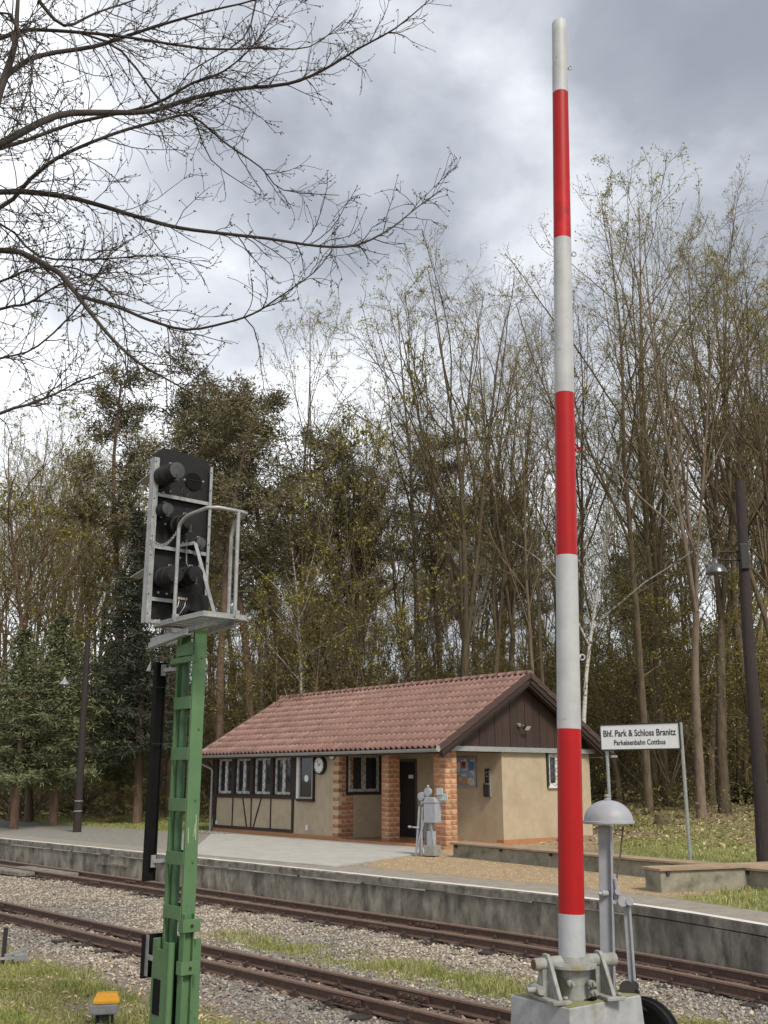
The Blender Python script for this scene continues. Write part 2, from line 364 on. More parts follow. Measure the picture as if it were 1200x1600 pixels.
def zone_low(x, y):
    g = grass_low(x, y); u, q = to_uq(x, y)
    lit = np.clip((6.6 - q) / 1, 0, 1) * .45
    return np.stack([g * .9, lit, 0 * g, 1 + 0 * g], 1)
def zone_back(x, y):
    u, q = to_uq(x, y); d = q - q_edge(u); px = 600 + 1643 * x / np.maximum(y, 1)
    forest = np.clip((d - 9.2) / 2.5, 0, 1)
    leftg = np.clip((d - 5.2) / .7, 0, 1) * np.clip((350 - px) / 40, 0, 1)
    rightg = np.clip((px - 905 - 0 * d) / 90, 0, 1) * np.clip((d - 3.3) / .6, 0, 1)
    nearg = np.clip((u + 9.7 - .10 * d) / 1.3, 0, 1) * np.clip((d - .85) / .3, 0, 1) * 1.0
    grass = np.maximum.reduce([leftg, rightg * .95, nearg]) * (1 - .55 * np.clip((d - 13) / 5, 0, 1))
    sand = np.clip((px - 540) / 60, 0, 1) * np.clip((d - .9) / .4, 0, 1) * (1 - forest)
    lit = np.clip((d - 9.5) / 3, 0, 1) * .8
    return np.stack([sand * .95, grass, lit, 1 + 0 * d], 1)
G_LOW = add_attr_ground('trackside_ground', [((.26, .22, .18), (.16, .135, .11), 12), ((.15, .15, .055), (.25, .215, .11), 9), ((.36, .285, .19), (.22, .17, .115), 14)])
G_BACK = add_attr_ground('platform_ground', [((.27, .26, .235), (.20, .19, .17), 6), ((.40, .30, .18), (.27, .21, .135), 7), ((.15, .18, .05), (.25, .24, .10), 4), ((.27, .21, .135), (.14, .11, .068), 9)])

def build_ground():
    s = 900
    o = np_mesh('far_ground', np.array([(-s, -s, -.35), (s, -s, -.35), (s, s, -.35), (-s, s, -.35)]), np.array([[0, 1, 2, 3]]), G_LOW); tag(o, kind='structure')
    ca = o.data.color_attributes.new('zone', 'FLOAT_COLOR', 'POINT'); ca.data.foreach_set('color', [.8, .5, 0, 1] * 4)
    U = np.concatenate([np.linspace(-120, -36, 22)[:-1], np.linspace(-36, 2, 180), np.linspace(2, 40, 14)[1:]])
    Q = np.concatenate([np.linspace(-60, 0, 18)[:-1], np.linspace(0, 13.2, 70)])
    grid_obj('trackside_ground', U, Q, z_low, G_LOW, zone_low)
    D = np.concatenate([np.linspace(.1, 12, 50)[:-1], np.linspace(12, 30, 34)[:-1], np.linspace(30, 200, 26)])
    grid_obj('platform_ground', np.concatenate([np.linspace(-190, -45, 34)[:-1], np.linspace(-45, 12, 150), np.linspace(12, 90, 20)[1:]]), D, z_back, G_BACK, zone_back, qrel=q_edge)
    # platform edge: wall, coping, white line, asphalt strip, all swept along the edge curve
    us = np.concatenate([np.linspace(-90, -30, 25)[:-1], np.linspace(-30, 10, 121)])
    def sweep(name, prof, m, wob=0., kind='structure', parent=None, closed=True, us=us):
        k = len(prof); V = []
        for i, u in enumerate(us):
            e = float(q_edge(u)); 
            for j, (dq, z) in enumerate(prof):
                w = wob * (R.random() - .5)
                p = uq(u, e + dq + w); V.append((p[0], p[1], z + w * .6))
        Fc = []
        for i in range(len(us) - 1):
            for j in range(k if closed else k - 1):
                a = i * k + j; b = i * k + (j + 1) % k; Fc.append((a, b, b + k, a + k))
        o = np_mesh(name, np.array(V), np.array(Fc), m, parent=parent)
        if kind and not parent: tag(o, kind=kind)
        return o
    wall = sweep('platform_wall', [(.02, PLAT - .135), (.02, -.5), (.3, -.5), (.3, PLAT - .135)], CONC, .006)
    sweep('coping', [(.0, PLAT - .125), (.0, PLAT - .012), (.02, PLAT), (.34, PLAT), (.34, PLAT - .125)], COPING, .006, parent=wall, us=np.concatenate([np.linspace(-90, -30, 25)[:-1], np.linspace(-30, -9.6, 90)]))
    sweep('coping', [(.012, PLAT - .12), (.012, PLAT - .012), (.02, PLAT), (.34, PLAT), (.34, PLAT - .12)], CONC, .004, parent=wall, us=np.linspace(-9.6, 10, 61))
    # lime run under the coping, broken into lengths
    u = -30.
    while u < -9.8:
        L = R.uniform(.7, 2.6); uu = np.linspace(u, u + L, 8)
        sweep('lime_streak', [(-.008, PLAT - .128), (-.008, PLAT - .128 - R.uniform(.012, .028)), (.024, PLAT - .155), (.024, PLAT - .128)], LIME, .008, parent=wall, us=uu); u += L + R.choice([0, .1, .5])
    tag(sweep('white_edge_line', [(.016, PLAT + .005), (.175, PLAT + .005)], WHITELINE, .007, closed=False), kind='structure')
    sweep('asphalt_strip', [(.13, PLAT + .001), (.16, PLAT + .0025), (.95, PLAT + .016), (1.0, PLAT + .004)], ASPH, 0, closed=False)
    # pour joints and patches on the wall face
    for uj in (-24.3, -21.2, -17.4, -14.8, -12.2, -9.2, -7.6):
        p = uq(uj, float(q_edge(uj)) + .018); m = MB(); m.box(-.0025, .0025, -.003, .02, -.3, PLAT - .14); o = m.build('joint', CONC, wall); o.location = (p[0], p[1], 0); o.rotation_euler = (0, 0, TRACK_ROT)
    # boot step set into the wall
    p = uq(-24.0, float(q_edge(-24.0)) - .02); m = MB(); m.box(-.9, .5, 0, .12, .12, .17); o = m.build('wall_ledge', COPING, wall); o.location = (p[0], p[1], 0); o.rotation_euler = (0, 0, TRACK_ROT)
build_ground()

# ------------------------------------------------------------------ tracks
def rail_mesh(track, qf, off, u0, u1, name='rail'):
    prof = [(-.026, 0), (.026, 0), (.031, -.006), (.031, -.028), (.009, -.040), (.008, -.105), (.048, -.125), (.048, -.135), (-.048, -.135), (-.048, -.125), (-.008, -.105), (-.009, -.040), (-.031, -.028), (-.031, -.006)]
    us = np.arange(u0, u1 + .01, .5); V = []; k = len(prof)
    for u in us:
        e = float(qf(u)); t = (float(qf(u + .1)) - float(qf(u - .1))) / .2; nn = 1 / math.hypot(1, t)
        for a, z in prof:
            p = uq(u - t * nn * (off + a), e + nn * (off + a)); V.append((p[0], p[1], z))
    Fc = []; mi = []
    for i in range(len(us) - 1):
        for j in range(k):
            a = i * k + j; b = i * k + (j + 1) % k; Fc.append((a, b, b + k, a + k)); mi.append(1 if j in (0, 1, 2, 12, 13) else 0)
    o = np_mesh(name, np.array(V), np.array(Fc), [RAILRUST, RAILTOP], track, mi); return o
def at_track(qf, u, off):
    e = float(qf(u)); t = (float(qf(u + .1)) - float(qf(u - .1))) / .2; nn = 1 / math.hypot(1, t)
    p = uq(u - t * nn * off, e + nn * off); return (p[0], p[1], 0), TRACK_ROT + math.atan(t)
def build_track(qf, g, u0, u1, joints, sp=.62):
    tr = thing('railway_track', None, None); tag(tr, kind='structure')
    for off in (-g, g): rail_mesh(tr, qf, off, u0, u1)
    m = MB(); m.box(-.10, .10, -.65, .65, -.24, -.139); sl0 = None
    mc = MB(); mc.box(-.05, .05, -.028, .028, -.14, -.105); mc.cyl((0, 0, -.105), (0, 0, -.07), .018, 6); mc.cyl((0, 0, -.07), (0, 0, -.058), .009, 6); cl0 = None
    u = u0; i = 0
    while u < u1:
        loc, rot = at_track(qf, u, 0)
        if sl0 is None: sl0 = m.build('sleeper', SLEEPER, tr); o = sl0
        else: o = part_copy(sl0, 'sleeper', tr)
        o.location = (loc[0], loc[1], R.uniform(-.012, .006)); o.rotation_euler = (0, 0, rot + R.uniform(-.02, .02))
        if -26 < u < 0:
            for off in (-g - .075, -g + .075, g - .075, g + .075):
                loc, rot = at_track(qf, u, off)
                if cl0 is None: cl0 = mc.build('rail_clip', CLIPM, tr); o = cl0
                else: o = part_copy(cl0, 'rail_clip', tr)
                o.location = loc; o.rotation_euler = (0, 0, rot + R.uniform(-.15, .15))
        u += sp; i += 1
    mf = MB(); mf.box(-.24, .24, -.012, .012, -.105, -.04)
    for k in range(4): mf.cyl((-.18 + .12 * k, -.012, -.072), (-.18 + .12 * k, -.038, -.072), .018, 6)
    f0 = None
    for uj in joints:
        for off, sgn in ((-g - .022, 1), (-g + .022, -1), (g - .022, 1), (g + .022, -1)):
            loc, rot = at_track(qf, uj + (0 if off < 0 else .35), off)
            if f0 is None: f0 = mf.build('fishplate', RAILRUST, tr); o = f0
            else: o = part_copy(f0, 'fishplate', tr)
            o.location = loc; o.rotation_euler = (0, 0, rot + (0 if sgn > 0 else math.pi))
    return tr
build_track(q_near, .33, -44, 8, [-9.05, -20.2])
build_track(q_far, .36, -60, 8, [-12.9, -22.5])

# ------------------------------------------------------------------ scattered stuff: ballast, grass, leaf litter
OCT_V = np.array([(1, 0, 0), (-1, 0, 0), (0, 1, 0), (0, -1, 0), (0, 0, 1), (0, 0, -1)], float)
OCT_F = np.array([(0, 2, 4), (2, 1, 4), (1, 3, 4), (3, 0, 4), (2, 0, 5), (1, 2, 5), (3, 1, 5), (0, 3, 5)])
CUBE_V = np.array([(-1,-1,-1),(1,-1,-1),(1,1,-1),(-1,1,-1),(-1,-1,1),(1,-1,1),(1,1,1),(-1,1,1)], float) * .72
CUBE_F = np.array([(0,2,1),(0,3,2),(4,5,6),(4,6,7),(0,1,5),(0,5,4),(1,2,6),(1,6,5),(2,3,7),(2,7,6),(3,0,4),(3,4,7)])
def rot_rand(n):
    q = NR.normal(size=(n, 4)); q /= np.linalg.norm(q, axis=1)[:, None]; w, x, y, z = q.T
    return np.stack([1-2*(y*y+z*z), 2*(x*y-z*w), 2*(x*z+y*w), 2*(x*y+z*w), 1-2*(x*x+z*z), 2*(y*z-x*w), 2*(x*z-y*w), 2*(y*z+x*w), 1-2*(x*x+y*y)], 1).reshape(n, 3, 3)
def stones(name, P, size, m):
    n = len(P); V = CUBE_V[None] * NR.uniform(.6, 1.15, (n, 8, 3)) * (size[:, None] * np.ones(3))[:, None, :]
    V = V * NR.uniform(.6, 1.25, (n, 1, 3)); V = np.einsum('nij,nkj->nki', rot_rand(n), V); V[:, :, 2] *= .75
    V += P[:, None, :]
    Fc = (CUBE_F[None] + (np.arange(n) * 8)[:, None, None]).reshape(-1, 3)
    return tag(np_mesh(name, V.reshape(-1, 3), Fc, m), kind='stuff')
def in_view(P, pad=40):
    d = P[:, 1] * _c + (P[:, 2] - CAM_H) * _s; x = 600 + F_PX * P[:, 0] / np.maximum(d, .1); y = 800 - F_PX * (-P[:, 1] * _s + (P[:, 2] - CAM_H) * _c) / np.maximum(d, .1)
    return (d > .5) & (x > -pad * 4) & (x < 1200 + pad * 4) & (y < 1600 + pad * 3)
def scatter_uq(n, u0, u1, q0, q1, zf):
    u = NR.uniform(u0, u1, n); q = NR.uniform(q0, q1, n); x = UD[0] * u + QD[0] * q; y = UD[1] * u + QD[1] * q
    return np.stack([x, y, zf(x, y)], 1), u, q
def build_scatter():
    P, u, q = scatter_uq(190000, -34, 0, 6.5, 13.0, z_low)
    k = in_view(P) & (NR.random(len(P)) > grass_low(P[:, 0], P[:, 1]) * .9) & (NR.random(len(P)) < np.clip(1.25 - P[:, 1] / 34, .25, 1))
    k &= (q < q_edge(u) - .03)
    dn = np.abs(np.abs(q - q_near(u)) - .33); df = np.abs(np.abs(q - q_far(u)) - .36); k &= (dn > .06) & (df > .06)
    fade = np.clip((q - 6.5) / .7, 0, 1); k &= NR.random(len(P)) < fade
    P, u, q = P[k], u[k], q[k]; P = P[:60000]; u = u[:60000]; q = q[:60000]; n = len(P); print('stones', n)
    P[:, 2] += NR.uniform(-.008, .018, n)
    # heaped a little between the tracks
    sz = NR.uniform(.010, .026, n) * (1 + .5 * (NR.random(n) < .12))
    warm = vnoise(P[:, 0], P[:, 1], .5, 9) + NR.uniform(-.25, .25, n) + .25 * (u < -13) - .15 * (np.abs(q - 8.9) < .5) > .48
    rusty = ((np.abs(q - q_near(u)) < .48) | (np.abs(q - q_far(u)) < .5)) & (NR.random(n) < .7)
    stones('ballast', P[warm & ~rusty], sz[warm & ~rusty], STONE); stones('ballast_grey', P[~warm & ~rusty], sz[~warm & ~rusty], STONEG)
    stones('ballast_rusty', P[rusty], sz[rusty], mat('ballast_stone_rusty', (.24, .18, .14), (.13, .098, .08), 9, .9, bump=.3, island=.45))
    # grass blades
    def blades(name, P, h, m, w=.006):
        n = len(P); a = NR.uniform(0, 2 * math.pi, n); lean = NR.uniform(.1, .75, n) * h
        dx, dy = np.cos(a), np.sin(a); ww = w * NR.uniform(.7, 1.4, n)
        b = NR.uniform(0, 2 * math.pi, n); sx, sy = np.cos(b) * ww, np.sin(b) * ww
        V = np.zeros((n, 4, 3)); V[:, 0] = P + np.stack([sx, sy, 0 * sx], 1); V[:, 1] = P - np.stack([sx, sy, 0 * sx], 1)
        mid = P + np.stack([dx * lean * .35, dy * lean * .35, h * .6], 1)
        V[:, 2] = mid - np.stack([sx, sy, 0 * sx], 1) * .7; V[:, 3] = mid + np.stack([sx, sy, 0 * sx], 1) * .7
        tip = P + np.stack([dx * lean, dy * lean, h * (1 - .25 * NR.random(n))], 1)
        V = np.concatenate([V, tip[:, None]], 1)
        F3 = np.array([(0, 1, 2), (0, 2, 3), (3, 2, 4)]); Fc = (F3[None] + (np.arange(n) * 5)[:, None, None]).reshape(-1, 3)
        return tag(np_mesh(name, V.reshape(-1, 3), Fc, m), kind='stuff')
    P, u, q = scatter_uq(420000, -26, 0, 3.5, 11.0, z_low)
    k = in_view(P) & (NR.random(len(P)) < grass_low(P[:, 0], P[:, 1]) ** 1.5) & (P[:, 1] < 20)
    P = P[k][:48000]; clump = vnoise(P[:, 0], P[:, 1], 2.6, 12); print('grass', len(P))
    blades('trackside_grass', P, .02 + .10 * clump ** 2 * NR.uniform(.5, 1.4, len(P)) + .10 * (NR.random(len(P)) < .015), GRASSM)
    x = NR.uniform(-20, 22, 300000); y = NR.uniform(14, 48, 300000); P = np.stack([x, y, z_back(x, y)], 1); z = zone_back(x, y)[:, 1]; u, q = to_uq(x, y); d = q - q_edge(u)
    cx, cy = OH; hs = (x - OH[0]) * HS[0] + (y - OH[1]) * HS[1]; ht = (x - OH[0]) * HT[0] + (y - OH[1]) * HT[1]
    k = (NR.random(len(P)) < (z * 1.3 - .15) * np.clip(vnoise(x, y, .8, 8) * 1.9, 0, 1)) & (d > .9) & in_view(P) & ~((hs > -11.8) & (hs < 1.6) & (ht > -.3) & (ht < 7)) & (d < 22)
    P = P[k][:50000]; print('bgrass', len(P)); blades('lawn_grass', P, .04 + .10 * NR.random(len(P)) * vnoise(P[:, 0], P[:, 1], 1.2, 5), GRASSM, w=.012)
    x = NR.uniform(-3, 9, 160000); y = NR.uniform(12, 28, 160000); z = zone_back(x, y); u, q = to_uq(x, y); d = q - q_edge(u); hs = (x - OH[0]) * HS[0] + (y - OH[1]) * HS[1]; ht = (x - OH[0]) * HT[0] + (y - OH[1]) * HT[1]
    P2 = np.stack([x, y, z_back(x, y)], 1); k = in_view(P2) & (d > 1.0) & (z[:, 1] < .4) & (NR.random(len(x)) < z[:, 0] * .9) & ~((hs > -11) & (hs < 0) & (ht > -5.2))
    P2 = P2[k][:16000]; print('grit', len(P2)); stones('platform_grit', P2, NR.uniform(.005, .014, len(P2)), mat('tan_grit', (.50, .37, .23), (.33, .25, .16), 9, .9, island=.4))
    # dry leaves
    def leaves(name, P, s, m):
        n = len(P); base = np.array([(-1, 0, 0), (0, -.55, .15), (1, 0, 0), (0, .55, .15)], float)
        V = base[None] * s[:, None, None]; a = NR.uniform(0, 6.28, n); t = NR.uniform(-.7, .7, n)
        c, s_ = np.cos(a), np.sin(a); X = V[..., 0] * c[:, None] - V[..., 1] * s_[:, None]; Y = V[..., 0] * s_[:, None] + V[..., 1] * c[:, None]
        Z = V[..., 2] + V[..., 0] * np.sin(t)[:, None]
        V = np.stack([X, Y, Z], -1) + P[:, None, :] + np.array([0, 0, .015])
        return tag(np_mesh(name, V.reshape(-1, 3), np.arange(n * 4).reshape(n, 4), m), kind='stuff')
    P, u, q = scatter_uq(60000, -28, 1, 3.0, 12.6, z_low); k = in_view(P) & (NR.random(len(P)) < .07 + .7 * np.clip((7.2 - q) / .8, 0, 1) * vnoise(P[:, 0], P[:, 1], .9, 3))
    P = P[k]; leaves('dry_leaf_litter', P, NR.uniform(.015, .04, len(P)), LITTERM)
    x = NR.uniform(-24, 24, 120000); y = NR.uniform(22, 60, 120000); u, q = to_uq(x, y); d = q - q_edge(u); P = np.stack([x, y, z_back(x, y)], 1)
    k = (d > 8.5) & (NR.random(len(P)) < .5 * np.clip((d - 8.5) / 3, 0, 1) * (.4 + .9 * (x > 4))); P = P[k][:26000]; print('litter', len(P))
    leaves('forest_leaf_litter', P, NR.uniform(.04, .09, len(P)), LITTERM)

# ------------------------------------------------------------------ station building
HZ = .55
HR = rad(-50); HS = np.array([math.cos(HR), math.sin(HR)]); HT = np.array([-math.sin(HR), math.cos(HR)])
_O = onz(697, 1326, HZ); OH = _O[:2]
def hs_face(x, y, t=0.):      # photo point -> (s, t, z) on a plane parallel to the platform front
    n = np.array([HT[0], HT[1], 0]); p = onplane(x, y, _O + n * t, n) - _O; return p[0] * HS[0] + p[1] * HS[1], t, p[2]
def ht_face(x, y, s=0.):      # the same on a plane parallel to the gable
    n = np.array([HS[0], HS[1], 0]); p = onplane(x, y, _O + n * s, n) - _O; return s, p[0] * HT[0] + p[1] * HT[1], p[2]

def window_unit(parent, M, w, h, leaves=2, frame_mat=WINWHITE, name='window', depth=.07, grille=True, t=.075):
    """window in a local frame: x right, y inward, z up, origin lower left outside; M maps to the parent's frame"""
    fr = MB()
    fr.box(0, w, -.01, depth, 0, t, M); fr.box(0, w, -.01, depth, h - t, h, M); fr.box(0, t, -.008, depth, t, h - t, M); fr.box(w - t, w, -.008, depth, t, h - t, M)
    for i in range(1, leaves): x = w * i / leaves; fr.box(x - .07, x + .07, -.006, depth, t, h - t, M)
    wn = fr.build(name, frame_mat, parent)
    for i in range(leaves):
        g = MB(); a = w * i / leaves + (.07 if i else t); b = w * (i + 1) / leaves - (.07 if i < leaves - 1 else t)
        g.box(a, b, .03, .04, t, h - t, M); g.build('pane', GLASS, wn)
    if grille:
        gr = MB(); y = -.075
        def seg(a, b):
            # clip to the rectangle in x
            gr.bar(M @ Vector((a[0], y, a[1])), M @ Vector((b[0], y, b[1])), .009, .009)
        px, pz = w / 2 if w < .9 else w / 3, h / 4
        nx = round(w / px)
        for i in range(nx):
            for j in range(4):
                x0, z0 = i * px, j * pz
                seg((x0 + px / 2, z0), (x0, z0 + pz / 2)); seg((x0, z0 + pz / 2), (x0 + px / 2, z0 + pz)); seg((x0 + px / 2, z0), (x0 + px, z0 + pz / 2)); seg((x0 + px, z0 + pz / 2), (x0 + px / 2, z0 + pz))
        gr.build('grille', IRON, wn)
    return wn

def build_house():
    b = thing('station_building', 'small single storey station building with red tiled gable roof and beige rendered walls', 'station building', (OH[0], OH[1], HZ), HR)
    L = 11.0; W = 5.65; EZ = 2.42          # length, gable width, top of walls
    s0 = -L
    pier = -4.34; rec = 2.05
    def wall(name, *a, m=RENDER, par=b): q = MB(); q.box(*a); return q.build(name, m, par)
    zp = .10                                # plinth top
    # front room walls (facade split round the openings)
    wl = hs_face(333, 1236)[0]; wtop = 2.30; wsill = 1.17; wr = hs_face(463, 1236)[0]
    bl, br = hs_face(465, 1236)[0], hs_face(490, 1238)[0]; bsill = 1.06
    print('windows', wl, wr, bl, br)
    q = MB(); q.box(s0, br, 0, .24, zp, bsill); q.box(s0, bl, 0, .24, bsill, wsill); q.box(br, pier, 0, .24, zp, EZ)
    q.box(s0, br, 0, .24, wtop, EZ); q.box(s0, wl, 0, .24, wsill, wtop); q.box(wr, bl, 0, .24, wsill, wtop)
    q.build('front_wall', RENDER, b)
    wall('end_wall', s0, s0 + .24, .24, W, zp, EZ); wall('rear_wall', s0 + .24, -.24, W - .24, W, zp, EZ)
    # porch: side wall with window, back wall with door and notice board
    ty0 = ht_face(543, 1200, pier)[1]; ty1 = ht_face(592.5, 1200, pier)[1]; print('porch win', ty0, ty1, ht_face(560, 1171, pier)[2], ht_face(560, 1228, pier)[2])
    q = MB(); q.box(pier - .24, pier, .242, W - .24, zp - .3, 1.28); q.box(pier - .24, pier, .242, ty0, 1.28, EZ); q.box(pier - .24, pier, ty1, W - .24, 1.28, EZ); q.box(pier - .24, pier, ty0, ty1, 2.34, EZ)
    q.build('porch_side_wall', RENDER, b)
    d0 = hs_face(622.5, 1240, rec)[0]; d1 = hs_face(652, 1240, rec)[0]; print('door', d0, d1, hs_face(637, 1174, rec)[2], hs_face(637, 1304, rec)[2])
    q = MB(); q.box(pier + .002, d0, rec, rec + .24, 0, EZ); q.box(d1, -.243, rec, rec + .24, 0, EZ); q.box(d0, d1, rec, rec + .24, 2.2, EZ); q.build('porch_back_wall', RENDER, b)
    # gable wall with window
    g0, g1 = ht_face(856, 1200)[1], ht_face(884, 1200)[1]; gz0, gz1 = ht_face(856, 1228)[2], ht_face(856, 1172)[2]; gz1 = min(gz1, 2.3); print('gable win', g0, g1, gz0, gz1)
    q = MB(); q.box(-.24, .002, rec, g0, zp - .4, EZ); q.box(-.24, .002, g1, W, zp - .4, EZ); q.box(-.24, .002, g0, g1, zp - .4, gz0); q.box(-.24, .002, g0, g1, gz1, EZ)
    q.build('gable_wall', RENDER, b)
    # plinths
    q = MB(); q.box(s0 - .02, pier + .0, -.025, .22, -.45, zp); q.box(s0 - .02, s0 + .22, .22, W, -.45, zp); q.build('plinth', PLINTH, b, .004)
    q = MB(); q.box(-.22, .022, rec - .02, W, -.5, .13); q.build('plinth', PLINTH, b, .004)
    q = MB(); q.box(pier + .003, .003, -.06, rec - .003, -.4, .045); q.build('porch_floor', PLINTH, b, .008)
    # half timber strips on the front room
    def strip(a, c, w=.04, th=.03): q = MB(); q.bar((a[0], -.012, a[1]), (c[0], -.012, c[1]), th, w, up=(c[1] - a[1], 0, -(c[0] - a[0]))) ; q.build('timber_strip', TIMBER, b)
    X = lambda px: hs_face(px, 1260)[0]
    tb = .16; tt = wsill - .05
    strip((s0 + .03, tb), (X(457), tb), .085, .05); strip((s0 + .03, tt), (wr + .05, tt), .11, .10)
    strip((s0 + .06, tb), (s0 + .06, EZ - .05), .12, .06); strip((X(458), tb - .04), (X(458), tt), .09, .05)
    for p in (364, 393, 423.5): strip((X(p), tb), (X(p), tt), .034)
    strip((X(387), tb), (X(379), tt), .034); strip((X(396.5), tb), (X(409), tt), .034)
    # four casement windows between dark posts
    spans = [(341, 363.5), (368.5, 392.5), (397.5, 424), (428.5, 455.5)]
    zz = [hs_face(a, 1205)[0] for ab in spans for a in ab]
    for i in range(4):
        a, c = zz[2 * i], zz[2 * i + 1]
        window_unit(b, Matrix.Translation((a, .05, wsill + .02)), c - a, wtop - wsill - .04)
    posts = [(wl - .02, zz[0])] + [(zz[2 * i + 1], zz[2 * i + 2]) for i in range(3)] + [(zz[7], bl - .01)]
    for a, c in posts: q = MB(); q.box(a + .002, c - .002, -.045, .12, wsill, EZ - .04); q.build('window_post', TIMBER, b, .004)
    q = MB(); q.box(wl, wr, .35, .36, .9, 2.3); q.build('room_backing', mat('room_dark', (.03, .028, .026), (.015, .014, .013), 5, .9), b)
    # ticket booth window
    M = Matrix.Translation((bl + .12, -.05, bsill + .03)); ww = br - bl - .10
    window_unit(b, M, ww, 2.32 - bsill, 1, mat('ticket_frame', (.40, .385, .35), (.30, .29, .26), 9, .5), 'ticket_window', grille=False, depth=.12, t=.05)
    q = MB(); q.box(bl + .0, bl + .115, -.06, .12, bsill + .03, 2.35); q.build('booth_side', WINWHITE, b)
    q = MB(); q.box(bl + .12 + ww, bl + .17 + ww, -.07, .1, bsill, 2.4); q.box(bl + .08, bl + .17 + ww, -.1, .1, bsill - .05, bsill + .03); q.build('ticket_window_trim', TIMBER, b, .004)
    q = MB(); q.tube([(bl + .12 + ww * .5, -.03, 1.66), (bl + .12 + ww * .5, -.025, 1.66)], .10, 20); o = q.build('speaking_disc', ENAMEL, b); o.scale = (1, 1, 1)
    # porch window
    Mw = Matrix(((0, -1, 0, pier + .01), (1, 0, 0, ty0 + .02), (0, 0, 1, 1.30), (0, 0, 0, 1)))
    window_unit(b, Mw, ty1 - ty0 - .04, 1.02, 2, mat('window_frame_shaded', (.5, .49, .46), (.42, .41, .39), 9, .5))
    q = MB(); 
    for a in ((ty0 - .06, ty0 + .01, 1.22, 2.40), (ty1 - .01, ty1 + .06, 1.22, 2.40)): q.box(pier - .02, pier + .03, a[0], a[1], a[2], a[3])
    q.box(pier - .02, pier + .032, ty0 - .06, ty1 + .06, 1.21, 1.29); q.box(pier - .02, pier + .032, ty0 - .06, ty1 + .06, 2.335, 2.405); q.build('window_surround', IRON, b, .003)
    # gable window
    Mg = Matrix(((0, -1, 0, .0), (1, 0, 0, g0), (0, 0, 1, gz0), (0, 0, 0, 1)))
    window_unit(b, Mg, g1 - g0, gz1 - gz0, 2)
    q = MB(); q.box(-.02, .07, g0 - .05, g1 + .05, gz0 - .06, gz0 - .003); q.build('window_sill', WINWHITE, b, .003)
    q = MB(); q.box(-.02, .05, g0 - .07, g0 - .003, gz0 - .05, gz1 + .06); q.build('window_surround', IRON, b); q = MB(); q.box(-.02, .05, g1 + .003, g1 + .07, gz0 - .05, gz1 + .06); q.build('window_surround', IRON, b)
    # door
    q = MB(); q.box(d0, d0 + .07, rec - .03, rec + .1, .045, 2.2); q.box(d1 - .05, d1, rec - .03, rec + .1, .045, 2.2); q.box(d0, d1, rec - .03, rec + .1, 2.13, 2.202); q.build('door_frame', DOORFRAME, b)
    q = MB(); q.box(d0 + .075, d1 - .055, rec + .0, rec + .05, .05, 2.125); dr = q.build('door', DARKDOOR, b)
    dw = d1 - d0
    q = MB(); q.box(d0 + dw * .55, d0 + dw * .8, rec - .006, rec, 1.66, 1.76); q.build('door_plate', ENAMEL, dr)
    q = MB(); q.tube([(d0 + .13, rec - .05, .95), (d0 + .13, rec - .05, 1.3)], .012, 8); q.cyl((d0 + .13, rec - .05, 1.0), (d0 + .13, rec, 1.0), .01, 8); q.cyl((d0 + .13, rec - .05, 1.25), (d0 + .13, rec, 1.25), .01, 8); q.build('door_handle', GALV, dr)
    # brick piers: cores of mortar with real bricks laid round them
    bm = {}
    def brick(parent, cx, cy, cz, lx, ly):
        key = (round(lx, 3), round(ly, 3))
        if key not in bm:
            q = MB(); q.box(-lx / 2, lx / 2, -ly / 2, ly / 2, -.052, .052); bm[key] = q.build('brick', BRICKM, parent, .006); o = bm[key]
        else: o = part_copy(bm[key], 'brick', parent)
        o.location = (cx + R.uniform(-.004, .004), cy + R.uniform(-.004, .004), cz); o.rotation_euler = (0, 0, R.uniform(-.01, .01)); return o
    def pier_at(x0, x1, y0, y1, z0, z1):
        q = MB(); q.box(x0 + .012, x1 - .012, y0 + .012, y1 - .012, z0, z1); p = q.build('brick_pier', MORTAR, b)
        n = int((z1 - z0) / .121)
        for i in range(n):
            z = z0 + .06 + i * (z1 - z0) / n; lx, ly = x1 - x0, y1 - y0
            if i % 2: brick(p, (x0 + x1) / 2 - .0, y0 + ly / 4, z, lx, ly / 2 - .014); brick(p, (x0 + x1) / 2, y1 - ly / 4, z, lx, ly / 2 - .014)
            else: brick(p, x0 + lx / 4, (y0 + y1) / 2, z, lx / 2 - .014, ly); brick(p, x1 - lx / 4, (y0 + y1) / 2, z, lx / 2 - .014, ly)
    pier_at(-.43, 0, .0, .42, -.08, EZ - .02)
    p2 = hs_face(595, 1311)[0]; p3 = hs_face(605.5, 1311)[0]; print('pier2', p2, p3)
    pier_at(p2 - .02, p2 + .28, .03, .43, .047, EZ - .02)
    # quoins of pier one
    q = MB(); q.box(pier - .27, pier + .008, -.008, .5, -.05, EZ - .02); pq = q.build('brick_pier', MORTAR, b)
    for i in range(20):
        z = .02 + i * .12; w = .26 if i % 2 else .16
        brick(pq, pier + .012 - w / 2, .245 if i % 2 else .30, z, w, .52 if i % 2 else .41)
    # lintels, soffit, ceiling
    q = MB(); q.box(pier, 0, .05, .30, EZ - .1, EZ + .02); q.build('lintel', SOFFIT, b)
    q = MB(); q.box(-.3, -.02, .42, rec, EZ - .1, EZ + .02); q.build('lintel', SOFFIT, b)
    q = MB(); q.box(s0 + .02, -.02, .02, W - .02, EZ + .003, EZ + .05); q.build('ceiling_panel', SOFFIT, b)
    # roof
    OV = .52; ES, EN = s0 - .42, .38; RT = W / 2 + .03; ez = 2.40; rz = 4.40
    sl = math.atan2(rz - ez, RT + OV); SL = math.hypot(rz - ez, RT + OV)
